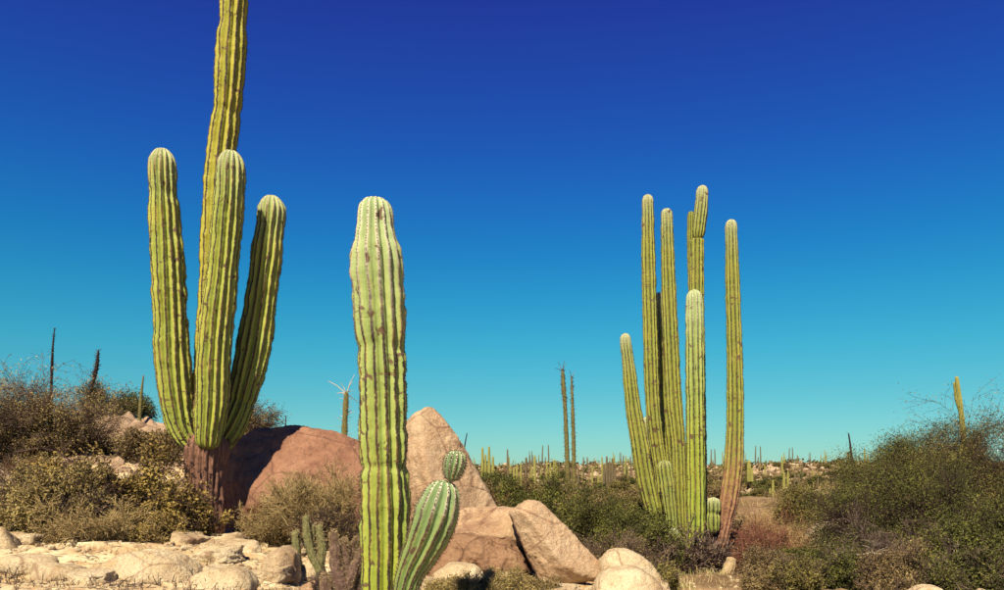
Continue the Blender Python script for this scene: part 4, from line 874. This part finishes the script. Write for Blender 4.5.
cholla('dead_cholla', 'dead purple-brown cholla, thick and mossy-looking, with one dark branch reaching to the thick cactus', 'cactus',
       [[(345, 604, 6), (341, 585, 7), (336, 565, 6.2), (335, 545, 5), (333, 532, 3.6)], [(340, 606, 6), (350, 580, 5.5), (360, 556, 4.2), (370, 535, 3.0)], [(350, 600, 5), (349, 575, 5), (345, 552, 4.4), (344, 540, 3)], [(330, 604, 6), (327, 590, 6), (325, 576, 4.6)], [(356, 604, 4.5), (359, 582, 4), (364, 566, 3.4)], [(350, 575, 4), (356, 560, 4), (353, 548, 3.4), (357, 538, 2.4)]],
       6.4, 'dead_cholla', 'cholla_tip', 540, 3500, .02)
lr = empty('fallen_log', Vector([float(v) for v in P(724, 588, 12.6)]), 'pale weathered broken log leaning at the right foot of the tall clump', 'log')
column('wood', [(719, 596, 6), (723, 582, 6.5), (729, 568, 6), (732, 557, 4.8)], 12.6, M['wood'], lr, ribs=9, M_=4, seed=560, spines=False, res=.2, dome=.5, depth=.16, wob=3)
pb = Plant(70)
def limb(label, pts, Y, r0, mat, seed, name='dead_branch'):
    pl = Plant(seed); q = [P(a, b_, Y) for a, b_ in pts]; org = q[0]
    for k in range(len(q)-1):
        f0 = 1-k/len(q)*.7; f1 = 1-(k+1)/len(q)*.7
        pl.seg.append((np.array([q[k]-org]), np.array([q[k+1]-org]), np.array([r0*f0]), np.array([r0*f1]), np.array([.5])))
        for _ in range(2): pl.branch(q[k+1]-org, pl.r.normal(size=3)+np.array([0, -.2, .4]), .25, r0*.3, 1, dict(OP, lv=2, nc=[1, 1.5], rmin=.003))
    o = pl.build_wood(name, mat, None); o.location = Vector([float(v) for v in org]); tag(o, label, 'branch')
limb('bleached dead branch under the olive trees, bent down at its right end', [(984, 592), (972, 580), (960, 566), (950, 558), (930, 562)], 9.7, .022, 'bark_pale', 71)
limb('grey dead branch lying level at the lower left of the olive trees', [(905, 566), (890, 556), (872, 553), (858, 555), (840, 553)], 10.2, .02, 'bark_pale', 72)
limb('grey leaning dead stick through the yellow-green bush', [(96, 526), (86, 516), (78, 510)], 8.9, .012, 'bark_pale', 73)
limb('dark crooked branch crossing behind the small dark bush on the left rise', [(18, 452), (40, 448), (58, 452), (72, 462), (80, 466)], 12.6, .022, 'bark_dark', 74)

# ------------------------------------------------------------ dry grass and low litter
def tufts(name, label, spots, mat, seed, h=.12, n=60, spread=.10, kind='stuff'):
    r = np.random.RandomState(seed); Vs = []; rn = []
    for (px, Y, s) in spots:
        x = (px-CX)/FP*Y; z = gz(x, Y); m_ = int(n*s)
        b_ = np.stack([x+r.normal(size=m_)*spread*s, Y+r.normal(size=m_)*spread*s, np.full(m_, z-.02)], -1)
        d = r.normal(size=(m_, 3))*.45; d[:, 2] = 1; d /= np.linalg.norm(d, axis=1)[:, None]; L_ = h*s*r.uniform(.5, 1.4, (m_, 1))
        sd_ = np.cross(d, r.normal(size=(m_, 3))); sd_ /= np.linalg.norm(sd_, axis=1)[:, None]; w_ = .004
        mid = b_+d*L_*.6; tip_ = b_+d*L_+np.array([0, 0, -.12])*L_+sd_*L_*.15
        Vs.append(np.stack([b_+sd_*w_, b_-sd_*w_, mid-sd_*w_*.7, tip_, mid+sd_*w_*.7], 1).reshape(-1, 3)); rn.append(np.repeat(r.rand(m_), 5))
    V = np.concatenate(Vs); k = np.arange(len(V)//5)*5
    F1 = np.stack([k, k+1, k+2, k+4], -1); F2 = np.stack([k+4, k+2, k+3], -1)
    o = mesh(name, V, [F1, F2], M[mat], attrs={'rnd': np.concatenate(rn)}, smooth=False); tag(o, label, 'grass', kind=kind)
rg = np.random.RandomState(4)
tufts('dry_grass', 'thin dry grass and twigs scattered over the near slabs', [(rg.uniform(-20, 480), rg.uniform(6.4, 10.5), rg.uniform(.25, .7)) for _ in range(70)], 'grass', 1)
tufts('dry_stems', 'purple-brown dry stems along the bottom edge', [(rg.uniform(-20, 340), rg.uniform(6.3, 7.4), rg.uniform(.5, 1.0)) for _ in range(40)], 'bark_grey', 2, h=.13, n=34)
tufts('green_grass', 'pale green grass tufts at the foot of the tall clump', [(rg.uniform(640, 720), rg.uniform(9.6, 12.6), rg.uniform(.5, 1.0)) for _ in range(11)], 'grass_green', 3, h=.12, n=60)
tufts('low_green_plants', 'low green plants round the foot of the thick single cactus', [(rg.uniform(345, 560), rg.uniform(7.2, 8.8), rg.uniform(.5, 1.0)) for _ in range(40)], 'leaf_olive_light', 5, h=.12, n=70)
tufts('valley_grass', 'dry grass between the bushes on the right', [(rg.uniform(640, 1010), rg.uniform(10, 16), rg.uniform(.4, 1.3)) for _ in range(70)], 'grass', 6, h=.12, n=50, spread=.16)
tufts('slope_grass', 'yellow dry grass on the open slope right of the tall clump', [(rg.uniform(735, 850), rg.uniform(14, 30), rg.uniform(.8, 2.0)) for _ in range(90)], 'twig_gold', 7, h=.22, n=60, spread=.2)
def litter(n, seed):
    r = np.random.RandomState(seed); Y = r.uniform(6, 11.5, n); x = (r.uniform(-30, 600, n)-CX)/FP*Y; z = ground(x, Y)+.012
    a = r.uniform(0, 2*np.pi, n); l = r.uniform(.02, .11, n); p0 = np.stack([x, Y, z], -1); p1 = p0+np.stack([np.cos(a)*l, np.sin(a)*l, r.uniform(-.3, .6, n)*l*.4], -1)
    V, F, rn = tubes(p0, p1, np.full(n, .0035), np.full(n, .002), r.rand(n))
    tag(mesh('twig_litter', V, [F], M['bark_grey'], attrs={'rnd': rn}), 'dry twigs and litter lying on the near slabs', 'litter', kind='stuff')
litter(2600, 9)
